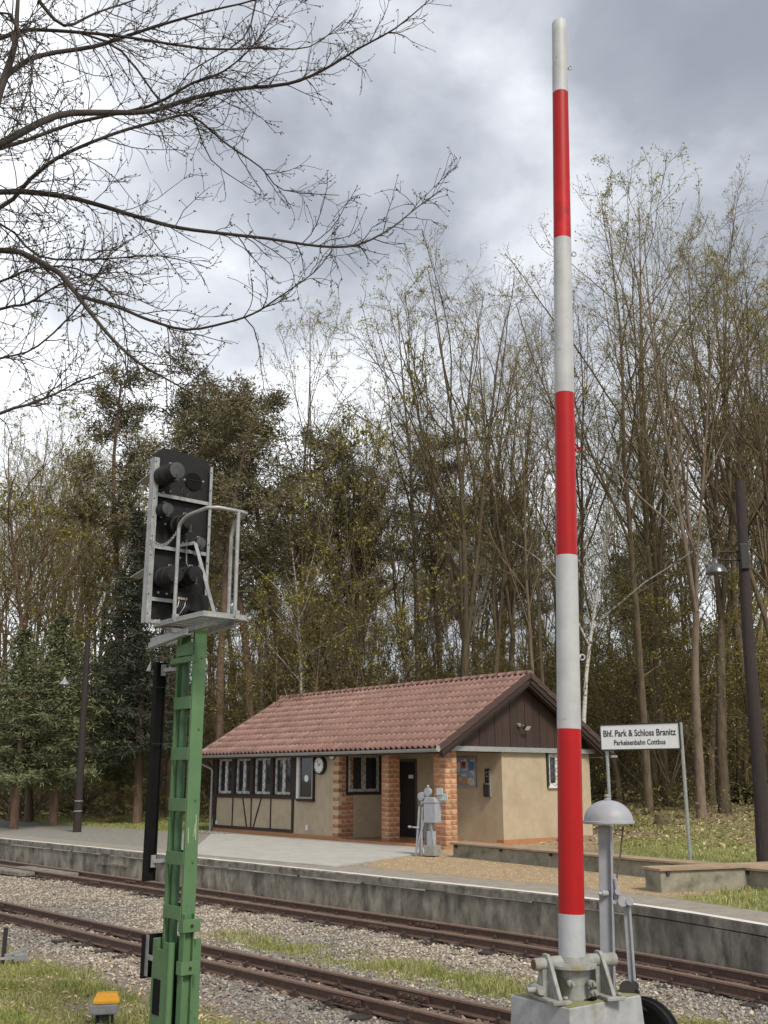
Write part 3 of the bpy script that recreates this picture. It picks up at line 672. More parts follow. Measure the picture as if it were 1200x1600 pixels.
    q = MB(); q.prism([(-OV, ez - .05), (RT, rz - .05), (W + OV + .06, ez - .05), (W + OV + .06, ez - .14), (RT, rz - .15), (-OV, ez - .14)], 'x', ES + .03, EN - .03); roof = q.build('roof', SOFFIT, b)
    tw, rows = .212, 10; cols = int(round((EN - ES) / tw)); tw = (EN - ES) / cols; ex = SL / rows
    def tile_geo(m, w, l, x=0., y=0., z=0., M=None):
        """one single-roll clay tile: x across, y up the slope"""
        xs = [i / 10 for i in range(11)]; prof = [.0, .0, .002, .030, .062, .074, .062, .030, .002, .0, .0]
        n = len(m.v)
        for yy, zo in ((-.03, .022), (l + .02, .0)):
            for xx, h in zip(xs, prof): p = Vector((x + xx * w, y + yy, z + h + zo)); m.v.append(tuple(M @ p) if M else tuple(p))
        for xx, h in zip(xs, prof): p = Vector((x + xx * w, y - .03, z + h + .006)); m.v.append(tuple(M @ p) if M else tuple(p))
        for i in range(10): m.face((n + i, n + i + 1, n + 12 + i, n + 11 + i), True); m.face((n + 22 + i, n + 23 + i, n + i + 1, n + i))
    Mroof = Matrix.Translation((0, -OV, ez)) @ Matrix.Rotation(sl, 4, 'X')
    q = MB(); tile_geo(q, tw, ex); t0 = q.build('roof_tile', TILE, roof, fix=False); first = True; mass = MB(); ntile = 0
    for j in range(rows):
        for i in range(cols):
            x = ES + i * tw
            if i >= cols - 30:
                loc = Mroof @ Vector((x, j * ex, R.uniform(0, .004))); rr = (sl + R.uniform(-.004, .004), 0, R.uniform(-.006, .006))
                if first: t0.location = loc; t0.rotation_euler = rr; first = False
                else: part_copy(t0, 'roof_tile', roof, loc, rr)
                ntile += 1
            else: tile_geo(mass, tw, ex, x, j * ex, R.uniform(0, .004), Mroof)
    tag(mass.build('tile_field', TILE_S, roof, fix=False), kind='stuff'); print('tiles', ntile, cols)
    back = MB(); Mb = Matrix.Translation((0, W + OV + .06, ez)) @ Matrix.Rotation(math.pi, 4, 'Z') @ Matrix.Rotation(sl, 4, 'X')
    for j in range(rows):
        for i in range(cols): tile_geo(back, tw, ex, -EN + i * tw, j * ex, 0, Mb)
    tag(back.build('rear_tile_field', TILE_S, roof, fix=False), kind='stuff')
    # ridge tiles
    rt0 = None; nr = 33
    for i in range(nr):
        if rt0 is None:
            q = MB(); n = 8; ln = (EN - ES) / nr
            for k, x in enumerate((-.02, ln + .015)):
                for a in range(n + 1): th = math.pi * a / n; r = .115 + .012 * (1 - k); q.v.append((x, -math.cos(th) * r, math.sin(th) * r * .8))
            for a in range(n): q.face((a, a + 1, a + n + 2, a + n + 1), True)
            q.face(list(range(n + 1))); q.face(list(range(n + 1, 2 * n + 2))[::-1])
            rt0 = q.build('ridge_tile', TILE, roof, fix=False); o = rt0
        else: o = part_copy(rt0, 'ridge_tile', roof)
        o.location = (ES + i * (EN - ES) / nr, RT + .0, rz + .02 + R.uniform(-.003, .003))
    # verge: barge boards and verge tiles at the near gable
    for yy, zz_, sg in ((-OV, ez, 1), (W + OV + .06, ez, -1)):
        for nm, x0, x1, zo, h, m in (('barge_board', EN - .03, EN + .005, -.12, .17, TIMBER), ('fascia_board', EN - .10, EN - .035, -.20, .14, TIMBER)):
            q = MB(); M_ = Matrix.Translation((0, yy, zz_)) @ Matrix.Rotation(sl * sg, 4, 'X')
            q.box(x0, x1, 0 if sg > 0 else -SL, SL if sg > 0 else 0, zo - h / 2, zo + h / 2, M_); q.build(nm, m, roof)
        v0 = None
        for j in range(rows):
            M_ = Matrix.Translation((0, yy, zz_)) @ Matrix.Rotation(sl * sg, 4, 'X')
            if v0 is None:
                q = MB(); q.box(-.02, .045, -.02, ex + .01, -.09, .055); q.v = [(x, y if sg > 0 else -y, z + (.02 * (1 - y / ex))) for x, y, z in q.v]; v0 = q.build('verge_tile', VERGE, roof, .006); o = v0
            else: o = part_copy(v0, 'verge_tile', roof)
            o.location = M_ @ Vector((EN - .01, sg * j * ex, 0)); o.rotation_euler = (sl * sg, 0, 0)
    q = MB(); M_ = Matrix.Translation((0, -OV, ez)) @ Matrix.Rotation(sl, 4, 'X'); q.box(ES - .03, ES, 0, SL, -.12, .05, M_); q.build('barge_board', TIMBER, roof)
    q = MB(); M_ = Matrix.Translation((0, W + OV + .06, ez)) @ Matrix.Rotation(-sl, 4, 'X'); q.box(ES - .03, ES, -SL, 0, -.12, .05, M_); q.build('barge_board', TIMBER, roof)
    # gutter with brackets, downpipe
    q = MB(); n = 8
    for x in (ES - .02, EN + .03):
        for a in range(n + 1): th = math.pi + math.pi * a / n; q.v.append((x, -OV - .075 + math.cos(th) * .075, ez - .02 + math.sin(th) * .085))
        for a in range(n + 1): th = math.pi + math.pi * (n - a) / n; q.v.append((x, -OV - .075 + math.cos(th) * .068, ez - .02 + math.sin(th) * .078))
    k = 2 * (n + 1)
    for a in range(k): q.face((a, (a + 1) % k, k + (a + 1) % k, k + a), False)
    q.face(range(k)); q.face(list(range(k, 2 * k))); gt = q.build('gutter', ZINC, roof)
    q = MB(); q.lathe([(.074, 0), (.074, .012)], Matrix.Translation((EN + .02, -OV - .075, ez - .02)) @ Matrix.Rotation(rad(90), 4, 'Y') @ Matrix.Scale(1, 4), 20); q.build('gutter_cap', ZINC, gt)
    q = MB(); q.box(ES, EN, -OV - .0, -OV + .03, ez - .13, ez - .005); q.build('eaves_board', TIMBER, roof)
    q = MB(); q.tube([(s0 - .28, -OV - .07, ez - .1), (s0 - .28, -OV - .06, ez - .2), (s0 - .10, -.14, ez - .42), (s0 - .08, -.09, ez - .5), (s0 - .08, -.09, -.35)], .042, 10); q.build('downpipe', ZINC, b)
    # soffit of the eaves
    q = MB(); q.box(ES + .02, EN - .06, -OV + .03, -.001, ez - .135, ez - .12); q.build('eaves_soffit', SOFFIT, b)
    # gable triangle: boards
    gx = .03; base = 2.47; gy0, gy1 = .02, W - .02
    nb = 19; bw = (gy1 - gy0) / nb
    def gz(t): return (rz - .15) - abs(t - RT) * math.tan(sl) - .10
    q = MB(); q.prism([(gy0 - .05, base), (gy1 + .05, base), (RT, rz - .22)], 'x', -.12, .0); q.build('gable_backing', TIMBER, b)
    for i in range(nb):
        a, c = gy0 + i * bw + .006, gy0 + (i + 1) * bw - .006; za, zc = max(gz(a), base + .03), max(gz(c), base + .03)
        q = MB(); poly = [(a, base), (c, base), (c, zc)] + ([(RT, gz(RT))] if a < RT < c else []) + [(a, za)]
        q.prism(poly, 'x', .002, gx + (.0 if i % 2 else .006)); q.build('gable_board', BOARD, b)
    q = MB(); q.box(-.02, .12, -.12, W + .12, base - .075, base - .005); q.box(.105, .125, -.12, W + .12, base - .13, base - .005); q.build('gable_flashing', ZINC, b)
    # flood light on the gable
    _, ft, fz = ht_face(812, 1133, .04); print('flood', ft, fz)
    q = MB(); q.cyl((.03, ft - .06, fz), (.10, ft - .06, fz), .05, 12); q.tube([(.10, ft - .06, fz), (.2, ft - .03, fz - .01), (.2, ft + .02, fz - .03)], .012, 6); fl = q.build('flood_light', GALV, b)
    q = MB(); M_ = Matrix.Translation((.22, ft + .10, fz - .06)) @ Matrix.Rotation(rad(40), 4, 'Y'); q.box(-.03, .03, -.10, .10, -.09, .07, M_); q.build('lamp_head', IRON, fl, .008)
    q = MB(); q.box(.031, .035, -.085, .085, -.07, .055, M_); q.build('lamp_glass', ENAMEL, fl)
    # small fittings on the front
    for px, py, w, h in ((480.5, 1293, .09, .15), (339.5, 1285, .08, .11), (338, 1251, .07, .16)):
        s, t, z = hs_face(px, py); q = MB(); q.box(s - w / 2, s + w / 2, -.05, 0, z - h / 2, z + h / 2); q.build('socket_box', WINWHITE if py > 1260 else IRON, b, .006)
    # annex behind the gable wall
    q = MB(); q.box(-1.6, -.9, W + .003, W + 1.1, -.3, 2.25); q.build('annex_wall', RENDER, b)
    q = MB(); q.box(-1.9, -.45, W + .66, W + 1.9, 2.27, 2.33); q.build('annex_roof', ZINC, b)
    # bracket / cable clamp under the eave corner
    q = MB(); q.tube([(.06, -.04, 2.42), (.10, -.10, 2.36), (.06, -.05, 2.28)], .02, 6); q.build('eave_bracket', IRON, b)
    # lightning conductor wire down the far verge, with a short rod
    q = MB(); pts = [Mroof @ Vector((ES + .28, y, .075)) for y in np.linspace(0, SL, 12)]; q.tube(pts, .009, 5); q.tube([(ES + .28, RT, rz + .1), (ES + .2, RT - .05, rz + .34)], .009, 5); q.build('lightning_wire', ZINC, roof)
    return b
build_house()

def HW(s, t, z):  # house frame -> world
    p = OH + HS * s + HT * t; return (p[0], p[1], HZ + z)
def build_front_fittings():
    s, t, z = hs_face(503, 1196); r = .235
    k = thing('station_clock', 'round white station clock with black case beside the ticket window', 'clock', HW(s, -.02, z), HR)
    M = Matrix.Rotation(rad(90), 4, 'X')
    q = MB(); q.lathe([(r, -.02), (r + .02, .0), (r + .02, .09), (r, .105), (r - .015, .105), (r - .02, .09)], M, 32); q.build('case', IRON, k)
    q = MB(); q.lathe([(r - .018, .085), (r - .018, .093)], M, 32); f = q.build('dial', ENAMEL, k)
    q = MB()
    for i in range(12):
        a = i * math.pi / 6; l = .05 if i % 3 == 0 else .032
        q.bar((math.sin(a) * (r - .03), -.096, math.cos(a) * (r - .03)), (math.sin(a) * (r - .03 - l), -.096, math.cos(a) * (r - .03 - l)), .014, .004, up=(0, 1, 0))
    q.build('hour_marks', INK, f)
    for nm, a, l, w in (('hour_hand', rad(57), .11, .02), ('minute_hand', rad(-28), .16, .014)):
        q = MB(); q.bar((-math.sin(a) * .03, -.10, -math.cos(a) * .03), (math.sin(a) * l, -.10, math.cos(a) * l), w, .005, up=(0, 1, 0)); q.build(nm, INK, k)
    s, t, z = hs_face(521.5, 1181)
    k = thing('wall_lamp', 'small round white bulkhead lamp on the wall under the eaves near the clock', 'wall lamp', HW(s, -.0, z), HR)
    q = MB(); q.lathe([(.10, .02), (.115, .025), (.115, .05), (.10, .06)], M, 24); q.build('lamp_base', IRON, k)
    q = MB(); q.lathe([(.10, .05), (.098, .075), (.08, .10), (.04, .115), (.01, .118)], M, 24); q.build('lamp_shade', ENAMEL, k)
    # notice board on the porch back wall
    rec = 2.05
    a = hs_face(718, 1205, rec); c = hs_face(745, 1205, rec); w = .95; s0 = c[0] - w; z0 = hs_face(740, 1230, rec)[2]; z1 = hs_face(740, 1183, rec)[2]
    k = thing('notice_board', 'framed notice board with coloured map posters on the shaded porch wall', 'notice board', HW(s0, rec - .002, z0), HR)
    h = z1 - z0
    q = MB(); q.box(0, w, -.05, 0, 0, .05); q.box(0, w, -.05, 0, h - .05, h); q.box(0, .05, -.05, 0, .052, h - .052); q.box(w - .05, w, -.05, 0, .052, h - .052); q.build('frame', GALV, k, .003)
    q = MB(); q.box(.05, w - .05, -.02, -.004, .05, h - .05); bk = q.build('backing', mat('poster_blue', (.22, .34, .52), (.62, .64, .6), 4, .4, lo=.45, hi=.55, spots=(.10, .2, .42), sscale=3.3, slo=.5, shi=.56), k)
    pc = {'o': (.55, .25, .10), 'b': (.08, .20, .45), 'w': (.6, .6, .58), 'r': (.35, .10, .06), 'k': (.05, .045, .05)}
    for i, (x0, x1, za, zb, cc) in enumerate([(.36, .55, .62, .86, 'r'), (.40, .52, .72, .82, 'k'), (.38, .60, .08, .34, 'o'), (.40, .58, .36, .44, 'w'), (.10, .32, .5, .8, 'w'), (.12, .3, .1, .4, 'o'), (.66, .86, .55, .85, 'b'), (.62, .88, .1, .3, 'w'), (.56, .64, .66, .84, 'w')]):
        q = MB(); q.box(x0, x1, -.026, -.0205, za * h, zb * h); o = q.build('poster', mat('print_' + cc, pc[cc], None, 9, .5), k)
        if cc == 'b': 
            pass
    q = MB(); q.tube([(.60, -.03, .75 * h), (.66, -.03, .5 * h), (.74, -.03, .36 * h), (.86, -.03, .26 * h)], .014, 5); q.build('map_line', mat('print_w', pc['w']), bk)
    # black emergency / ticket device
    sx, _, zt = hs_face(762, 1201, rec); zb = hs_face(762, 1245, rec)[2]
    k = thing('call_box', 'tall narrow black call box with handset on the shaded porch wall beside the notice board', 'call box', HW(sx, rec - .002, zb), HR)
    H_ = zt - zb
    q = MB(); q.box(-.10, .10, -.09, 0, 0, H_ * .48); q.build('body', IRON, k, .01)
    q = MB(); q.box(-.085, .085, -.035, 0, H_ * .48 + .002, H_); q.build('upper_panel', IRON, k, .006)
    q = MB(); q.box(.087, .12, -.05, 0, .0, H_ * .95); q.build('side_rail', GALV, k)
    q = MB(); q.box(-.03, .0, -.04, -.036, H_ * .84, H_ * .88); q.box(-.03, .02, -.04, -.036, H_ * .72, H_ * .74); q.build('label_strip', ENAMEL, k)
    q = MB(); q.box(-.02, .12, -.11, -.092, H_ * .44, H_ * .47); q.build('shelf', GALV, k)
build_front_fittings()

def poly_slab(name, pts, z0, z1, m, kind='structure', bevel=0.):
    q = MB(); q.prism([(p[0], p[1]) for p in pts], 'z', z0, z1); o = q.build(name, m, None, bevel); return tag(o, kind=kind)
def build_forecourt():
    zt = PLAT + .045
    A = onz(520, 1352.5, zt); B = onz(660, 1332.5, zt); 
    P = [onz(295, 1333, zt), A, B, HW(-.5, -.07, 0), HW(pier_s, -.07, 0), HW(-10.9, -.06, 0)]
    poly_slab('concrete_slab', P, PLAT - .1, zt, SLABM, bevel=.008)
    # strip of pebbles and a drain bar at the left corner
    P, = [np.array([HW(-11.6 + 2.2 * R.random(), -.75 + .65 * R.random(), 0) for _ in range(700)])]
    P[:, 2] = PLAT + .055; stones('pebble_strip', P, NR.uniform(.012, .03, len(P)), STONEG)
pier_s = -4.34
build_forecourt()

# ------------------------------------------------------------------ hand lever machine on the platform
def build_lever_machine():
    base = onz(667, 1336, PLAT + .05); sc_ = base[1] * .93 / F_PX    # metres per photo pixel there
    k = thing('lever_frame', 'grey cast iron hand lever machine with box and discs standing before the brick corner pier', 'lever frame', (base[0], base[1], PLAT + .045), rad(-38))
    k.scale = (.82, .82, .84)
    def box(name, *a, m=GREYPAINT, bv=.01): q = MB(); q.box(*a); return q.build(name, m, k, bv)
    box('foot', .02, .36, -.16, .16, 0, .26, m=mat('foot_concrete', (.30, .30, .28), (.22, .22, .2), 10, .9))
    q = MB(); q.box(.07, .25, -.10, .10, .26, .62); q.box(.1, .2, -.05, .05, .62, .84); q.build('pedestal', GREYPAINT, k, .01)
    q = MB(); q.prism([(.0, .84), (.40, .84), (.40, 1.38), (.34, 1.50), (.04, 1.50), (.0, 1.38)], 'y', -.14, .14); cb = q.build('cabinet', GREYPAINT, k, .012)
    q = MB(); q.box(-.015, .415, -.155, .155, 1.36, 1.39); q.build('cabinet_rim', GREYPAINT, cb, .004)
    for x, y in ((-.22, -.10), (-.22, .08), (-.10, -.10), (-.10, .08)):
        q = MB(); q.tube([(x - (.08 if x < -.2 else 0), y, 0), (x, y, .75), (x + .05, y, 1.25)], [.03, .028, .03], 8); q.build('leg', GREYPAINT, k)
    for x, z in ((-.16, 1.52), (.06, 1.64)):
        q = MB(); M = Matrix.Translation((x, 0, z)) @ Matrix.Rotation(rad(90), 4, 'X'); q.lathe([(.05, -.05), (.11, -.045), (.115, 0), (.11, .045), (.05, .05)], M, 20); q.build('disc', GREYPAINT, k)
    q = MB(); q.cyl((-.16, .0, 1.25), (-.16, .0, 1.5), .035, 8); q.cyl((.06, 0, 1.5), (.06, 0, 1.58), .05, 8); q.cyl((.06, 0, 1.74), (.06, 0, 1.82), .03, 8); q.build('stem', GREYPAINT, k)
    q = MB(); q.tube([(-.14, -.02, 1.50), (-.04, -.02, 1.62), (.04, -.02, 1.66)], .03, 8); q.build('link', GREYPAINT, k)
    q = MB(); q.box(.34, .70, .02, .05, 1.42, 1.60); q.box(.36, .56, -.03, .02, 1.56, 1.74); q.build('indicator_plate', mat('pale_enamel', (.42, .48, .47), (.36, .42, .41), 8, .5), k, .01)
    q = MB(); q.tube([(-.18, -.11, .70), (-.42, -.16, .72)], .022, 8); q.tube([(-.42, -.16, .72), (-.50, -.17, .725)], .032, 8); q.build('crank_handle', GREYPAINT, k)
    q = MB(); q.bar((-.30, -.12, 0), (.0, -.12, .9), .03, .05); q.bar((.30, -.1, .26), (.22, -.1, .84), .02, .03); q.build('brace', GREYPAINT, k)
    return k
build_lever_machine()

# ------------------------------------------------------------------ low bench walls
def bench(name, label, a, b, zt, th, mb_ext=.1, zb=None, board_th=.045, over=.06):
    """concrete wall with a board on top, between ground points a and b (world xy)"""
    a = np.array(a[:2]); b = np.array(b[:2]); d = b - a; L = np.linalg.norm(d); ang = math.atan2(d[1], d[0])
    k = thing(name, label, 'bench wall', (a[0], a[1], PLAT), ang, 'low concrete bench walls')
    zt -= PLAT
    q = MB(); n = 24; xs = [L * i / n for i in range(n + 1)]
    q.box(0, L, 0, th, -.15, zt - board_th); w = q.build('wall', BENCHC, k, .015)
    x = -.04; 
    while x < L:
        l = min(3.1, L + .05 - x); q = MB(); q.box(x, x + l - .006, -over, th * .5 - .004, zt - board_th + .004, zt, None); q.build('seat_board', BOARDWOOD, k, .006)
        q = MB(); q.box(x, x + l - .006, th * .5 + .004, th + over, zt - board_th + .004, zt + .002, None); q.build('seat_board', BOARDWOOD, k, .006); x += l
    for x in np.arange(.1, L, 1.55):
        q = MB(); q.box(x, x + .06, -over + .015, -.002, zt - board_th - .06, zt - board_th); q.build('board_bracket', SLEEPER, k)
    return k
a1 = onz(708, 1339, PLAT + .02); b1 = onz(1032, 1372, PLAT + .03)
dirn = (b1 - a1)[:2]; b1x = a1[:2] + dirn * 1.62
ztop1 = ondepth(708, 1316, a1[1])[2]
bench('bench_wall', 'long low concrete wall topped with a wooden seat board running from the brick pier', a1, b1x, ztop1, .30)
a2 = onz(1034, 1394, PLAT + .02); b2 = onz(1200, 1385, PLAT + .03); b2x = a2[:2] + (b2 - a2)[:2] * 1.25
ztop2 = ondepth(1034, 1357, a2[1])[2]
bench('bench_wall', 'short low concrete wall with seat board ending nearest the platform edge on the grass', a2, b2x, ztop2, .42, over=.04)
print('bench', a1, b1x, ztop1, a2, b2x, ztop2)

# ------------------------------------------------------------------ station name sign
def build_sign():
    pL = onz(955.5, 1331, .62); pR = onz(1077, 1337, .62); print('sign', pL, pR)
    d = (pR - pL)[:2]; L = np.linalg.norm(d); ang = math.atan2(d[1], d[0])
    k = thing('station_sign', 'white station name sign with black lettering on two grey tube posts behind the bench wall', 'station sign', (pL[0], pL[1], .5), ang)
    zb = ondepth(950, 1171, pL[1])[2] - .5; zt = ondepth(946, 1134, pL[1])[2] - .5
    for x in (0, L):
        q = MB(); q.cyl((x, .04, 0), (x, .04, zt + (.02 if x else -.03)), .038, 14); q.build('post', GALV, k)
    x0, x1 = -.10, L - .03
    q = MB(); q.box(x0, x1, -.02, .0, zb, zt); pn = q.build('panel', ENAMEL, k)
    q = MB(); t = .026
    q.box(x0 - .012, x1 + .012, -.03, .03, zb - t, zb); q.box(x0 - .012, x1 + .012, -.03, .03, zt, zt + t); q.box(x0 - t, x0 - .0005, -.032, .03, zb - t, zt + t); q.box(x1 + .0005, x1 + t, -.032, .05, zb - t, zt + t); q.build('frame', INK, k, .003)
    def text(s, cx, z, wid, hei):
        cu = bpy.data.curves.new('lettering', 'FONT'); cu.body = s; cu.align_x = 'LEFT'; cu.size = 1; cu.offset = .02; cu.materials.append(INK)
        o = bpy.data.objects.new('lettering', cu); C.objects.link(o); bpy.context.view_layer.update()
        me = bpy.data.meshes.new_from_object(o.evaluated_get(bpy.context.evaluated_depsgraph_get())); bpy.data.objects.remove(o)
        xs = [v.co.x for v in me.vertices]; w = max(xs) - min(xs); cap = .70
        o = bpy.data.objects.new('lettering', me); C.objects.link(o); o.parent = pn
        for v in me.vertices: v.co = Vector(((v.co.x - min(xs)) / w * wid + cx - wid / 2, 0, v.co.y / cap * hei))
        o.location = (0, -.024, z); return o
    W_ = x1 - x0; h = zt - zb
    text('Bhf. Park & Schloss Branitz', (x0 + x1) / 2 + .0, zb + h * .53, W_ * .93, h * .27)
    text('Parkeisenbahn Cottbus', (x0 + x1) / 2 + .0, zb + h * .17, W_ * .66, h * .21)
build_sign()

# ------------------------------------------------------------------ lamp posts
def build_lamp_posts():
    b = onz(1194, 1346, .62); top = ondepth(1154, 752, b[1] + .6); print('post', b, top)
    k = thing('lamp_post', 'dark tarred wooden pole leaning at the right with a curved bracket lamp', 'lamp post', (b[0], b[1], .5), 0, 'wooden lamp posts')
    T = Vector(top - np.array([b[0], b[1], .5])); sc_ = b[1] / F_PX
    pts = [T * (i / 8) + Vector((.02 * math.sin(i), 0, 0)) for i in range(9)]
    q = MB(); q.tube(pts, [.150 - .045 * i / 8 for i in range(9)], 14); q.build('pole', POLEWOOD, k)
    p = Vector(ondepth(1157, 862, b[1] + .45)) - Vector((b[0], b[1], .5)); e = Vector(ondepth(1119, 862, b[1] + .25)) - Vector((b[0], b[1], .5)); l = Vector(ondepth(1119.5, 896, b[1] + .25)) - Vector((b[0], b[1], .5))
    q = MB(); q.tube([p, p.lerp(e, .6), p.lerp(e, .9) + Vector((0, 0, 0)), e + Vector((0, 0, -.09)), e + Vector((0, 0, -.18))], .02, 8); q.tube([p + Vector((0, 0, -.20)), e + Vector((.02, 0, -.17))], .018, 8)
    for f in (.15, .55): q.tube([p.lerp(e, f), p.lerp(e, f) + Vector((0, 0, -.19))], .012, 6)
    q.build('bracket', IRON, k)
    q = MB(); q.box(-.09, .09, -.17, -.05, -.42, .15, Matrix.Translation(p + Vector((.03, 0, 0)))); q.build('junction_box', IRON, k, .02)
    q = MB(); M = Matrix.Translation(l); h = e.z - .16 - l.z
    q.lathe([(.235, 0), (.23, .02), (.20, .10), (.14, .17), (.07, .21), (.05, .25), (.045, h), (.02, h + .02)], M, 28); q.lathe([(.225, .005), (.19, .09), (.05, .19)], M, 28); q.build('lamp_shade', mat('lamp_enamel', (.16, .165, .175), (.09, .09, .10), 5, .3, metal=.5), k)
    # far post at the left
    b = onz(120.5, 1298, .56); T = Vector(ondepth(137, 998, b[1])) - Vector((b[0], b[1], .5)); print('lpost', b)
    k = thing('lamp_post', 'thin dark wooden pole with small pale lamp at the edge of the wood', 'lamp post', (b[0], b[1], .5), 0, 'wooden lamp posts')
    q = MB(); q.tube([T * (i / 6) for i in range(7)], [.135 - .05 * i / 6 for i in range(7)], 10); q.build('pole', POLEWOOD, k)
    q = MB(); 
    for f in (.105, .155): p = T * f; q.cyl(p, p + Vector((0, 0, .03)), .145, 12)
    q.build('band', ZINC, k)
    p = T * .78; e = Vector(ondepth(101, 1063, b[1])) - Vector((b[0], b[1], .5))
    q = MB(); q.tube([p, p.lerp(e, .8) + Vector((0, 0, .08)), e + Vector((0, 0, .12))], .02, 6); q.build('bracket', IRON, k)
    q = MB(); q.lathe([(.17, 0), (.155, .05), (.09, .12), (.04, .17), (.03, .26)], Matrix.Translation(e - Vector((0, 0, .14))), 16); q.build('lamp_shade', mat('lamp_pale', (.26, .27, .29), (.20, .21, .22), 6, .4), k)
build_lamp_posts()

# ------------------------------------------------------------------ light signal on the green mast (frame: x = along the track towards the viewer, y = across)
def build_signal():
    Y0 = 9.0
    m0 = ondepth(290, 1215, Y0); gz = -.10
    k = thing('light_signal', 'tall green steel mast carrying the black back of a light signal with grey service platform', 'railway signal', (m0[0], m0[1], gz), HR)
    O3 = np.array([m0[0], m0[1], gz])
    def loc(x, y, s=None, t=None):
        """photo point onto local plane x=s or y=t"""
        n = np.array([HS[0], HS[1], 0]) if s is not None else np.array([HT[0], HT[1], 0])
        p = onplane(x, y, O3 + n * (s if s is not None else t), n) - O3
        return Vector((p[0] * HS[0] + p[1] * HS[1], p[0] * HT[0] + p[1] * HT[1], p[2]))
    def zat(y, s=0., t=0.):     # height whose image row is y on the mast axis
        P = O3 + np.array([HS[0] * s + HT[0] * t, HS[1] * s + HT[1] * t, 0]); lo, hi = -1., 9.
        for _ in range(40):
            mid = (lo + hi) / 2
            if proj(P + np.array([0, 0, mid]))[1] > y: lo = mid
            else: hi = mid
        return lo
    # mast: two channels, webs at x=+-.135, flanges along y +-.075
    hx, hy = .155, .060; zt = zat(982); zb0 = zat(1468)
    for sx in (-1, 1):
        q = MB(); q.box(*sorted((sx * hx, sx * (hx - .009))), -hy, hy, .3, zt)
        for sy in (-1, 1): q.box(*sorted((sx * (hx - .009), sx * (hx - .030))), *sorted((sy * hy, sy * (hy - .009))), .3, zt)
        q.build('mast_channel', GREEN, k, .002)
    q = MB(); q.cyl((-.085, .0, .3), (-.085, .0, zt), .034, 16); q.build('inner_shade_pipe', GREEN_IN, k)  # dark pipe placed to form the shaded inside of the far channel
    rows = [1016, 1099, 1178, 1257, 1340, 1424]
    for y in rows:
        z = zat(y)
        for sy in (-1, 1):
            q = MB(); q.box(-hx + .004, hx - .012, *sorted((sy * (hy + .001), sy * (hy + .009))), z - .052, z + .052); q.build('batten_plate', GREEN, k, .002)
    # bolts on the near channel
    for y in (1030, 1140, 1250, 1345):
        z = zat(y); q = MB(); q.cyl((hx, .015, z), (hx + .010, .015, z), .009, 6); q.build('bolt', GREEN_IN, k)
    # bare scratches through the paint low on the near channel
    for yy, zz, hh in ((.028, 1286, .07), (.020, 1296, .05), (-.035, 1304, .06), (.030, 1305, .03)):
        z = zat(zz); q = MB(); q.box(hx + .0004, hx + .0012, yy - .004, yy + .004, z - hh, z + hh); q.v = [(x, y + .004 * math.sin(z * 90), z) for x, y, z in q.v]; q.build('paint_scratch', mat('bare_primer', (.40, .40, .32), (.30, .30, .22), 30, .8), k)
    # angle clamp ring high on the mast
    z = zat(1031); q = MB(); q.box(-hx - .07, hx + .02, -hy - .05, -hy - .012, z - .035, z - .028); q.box(-hx - .07, hx + .02, -hy - .018, -hy - .011, z - .03, z + .02); q.build('angle_clamp', GREEN, k, .002)
    # foot: outer socket channels clamping the mast
    zf = zat(1468); zs = zat(1424)
    q = MB(); w = .20
    q.box(-w, w - .15, -hy - .055, -hy - .045, 0, zf - .07); q.box(-w, -w + .06, -hy - .055, -hy - .045, zf - .07, zf); q.box(-.03, w - .15, -hy - .055, -hy - .045, zf - .07, zf - .01)
    q.box(-w - .009, -w, -hy - .055, hy + .05, 0, zf); q.box(-w, w - .15, hy + .045, hy + .055, 0, zf)
    q.build('socket_casing', GREEN, k, .003)
    q = MB(); q.tube([(w - .13, -hy - .035, 0), (w - .13, -hy - .035, zf - .01)], .028, 14); q.build('corner_roll', GREEN, k)
    q = MB(); q.box(hx + .002, hx + .05, -hy + .0, -hy + .008, 0, zs); q.box(hx + .002, hx + .05, hy - .035, hy - .027, 0, zs); q.box(hx + .002, hx + .011, -hy + .008, hy - .035, 0, zs); q.build('foot_channel', GREEN, k, .002)
    q = MB(); q.box(.10, .108, hy - .02, hy + .10, 0, zat(1466)); q.build('side_plate', GREEN, k, .002)
    for y in (1442, 1507):
        z = zat(y); q = MB(); q.box(hx + .052, hx + .062, -hy - .02, hy + .02, z - .05, z + .05); q.box(hx - .02, hx + .052, -hy - .02, -hy - .011, z - .05, z + .05); c = q.build('clamp_plate', GREEN, k, .002)
        q = MB(); q.cyl((hx + .062, 0, z), (hx + .075, 0, z), .012, 6); q.build('bolt', IRON, c)
    z0, z1 = zat(1586), zat(1530)
    q = MB(); q.box(-.165, -.045, -hy - .058, -hy - .0565, z0, z1); q.build('access_opening', BLACK_MAT, k)
    # black back of the number plate bracketed to the left of the foot
    P = loc(228, 1494, t=-hy - .05); q = MB(); q.box(P.x - .012, P.x + .0, -.15, .05, P.z - .17, P.z + .17); q.build('number_plate', BLACK_MAT, k)
    q = MB(); q.box(P.x + .002, P.x + .05, -.12, -.115, P.z - .15, P.z + .17); q.box(P.x + .05, -.2, -.12, -.11, P.z - .02, P.z + .02); q.build('plate_bracket', GALV, k)
    # long black mast board, on two brackets
    xb = -hx - .17; ta, tb = loc(251, 1035, s=xb), loc(241, 1376, s=xb)
    q = MB(); q.box(xb - .03, xb + .0, ta.y - .05, ta.y + .045, tb.z, ta.z); q.box(xb, xb + .03, ta.y - .053, ta.y - .045, tb.z + .002, ta.z - .002); q.box(xb, xb + .03, ta.y + .038, ta.y + .048, tb.z + .002, ta.z - .002); mb = q.build('mast_board', BLACK_MAT, k)
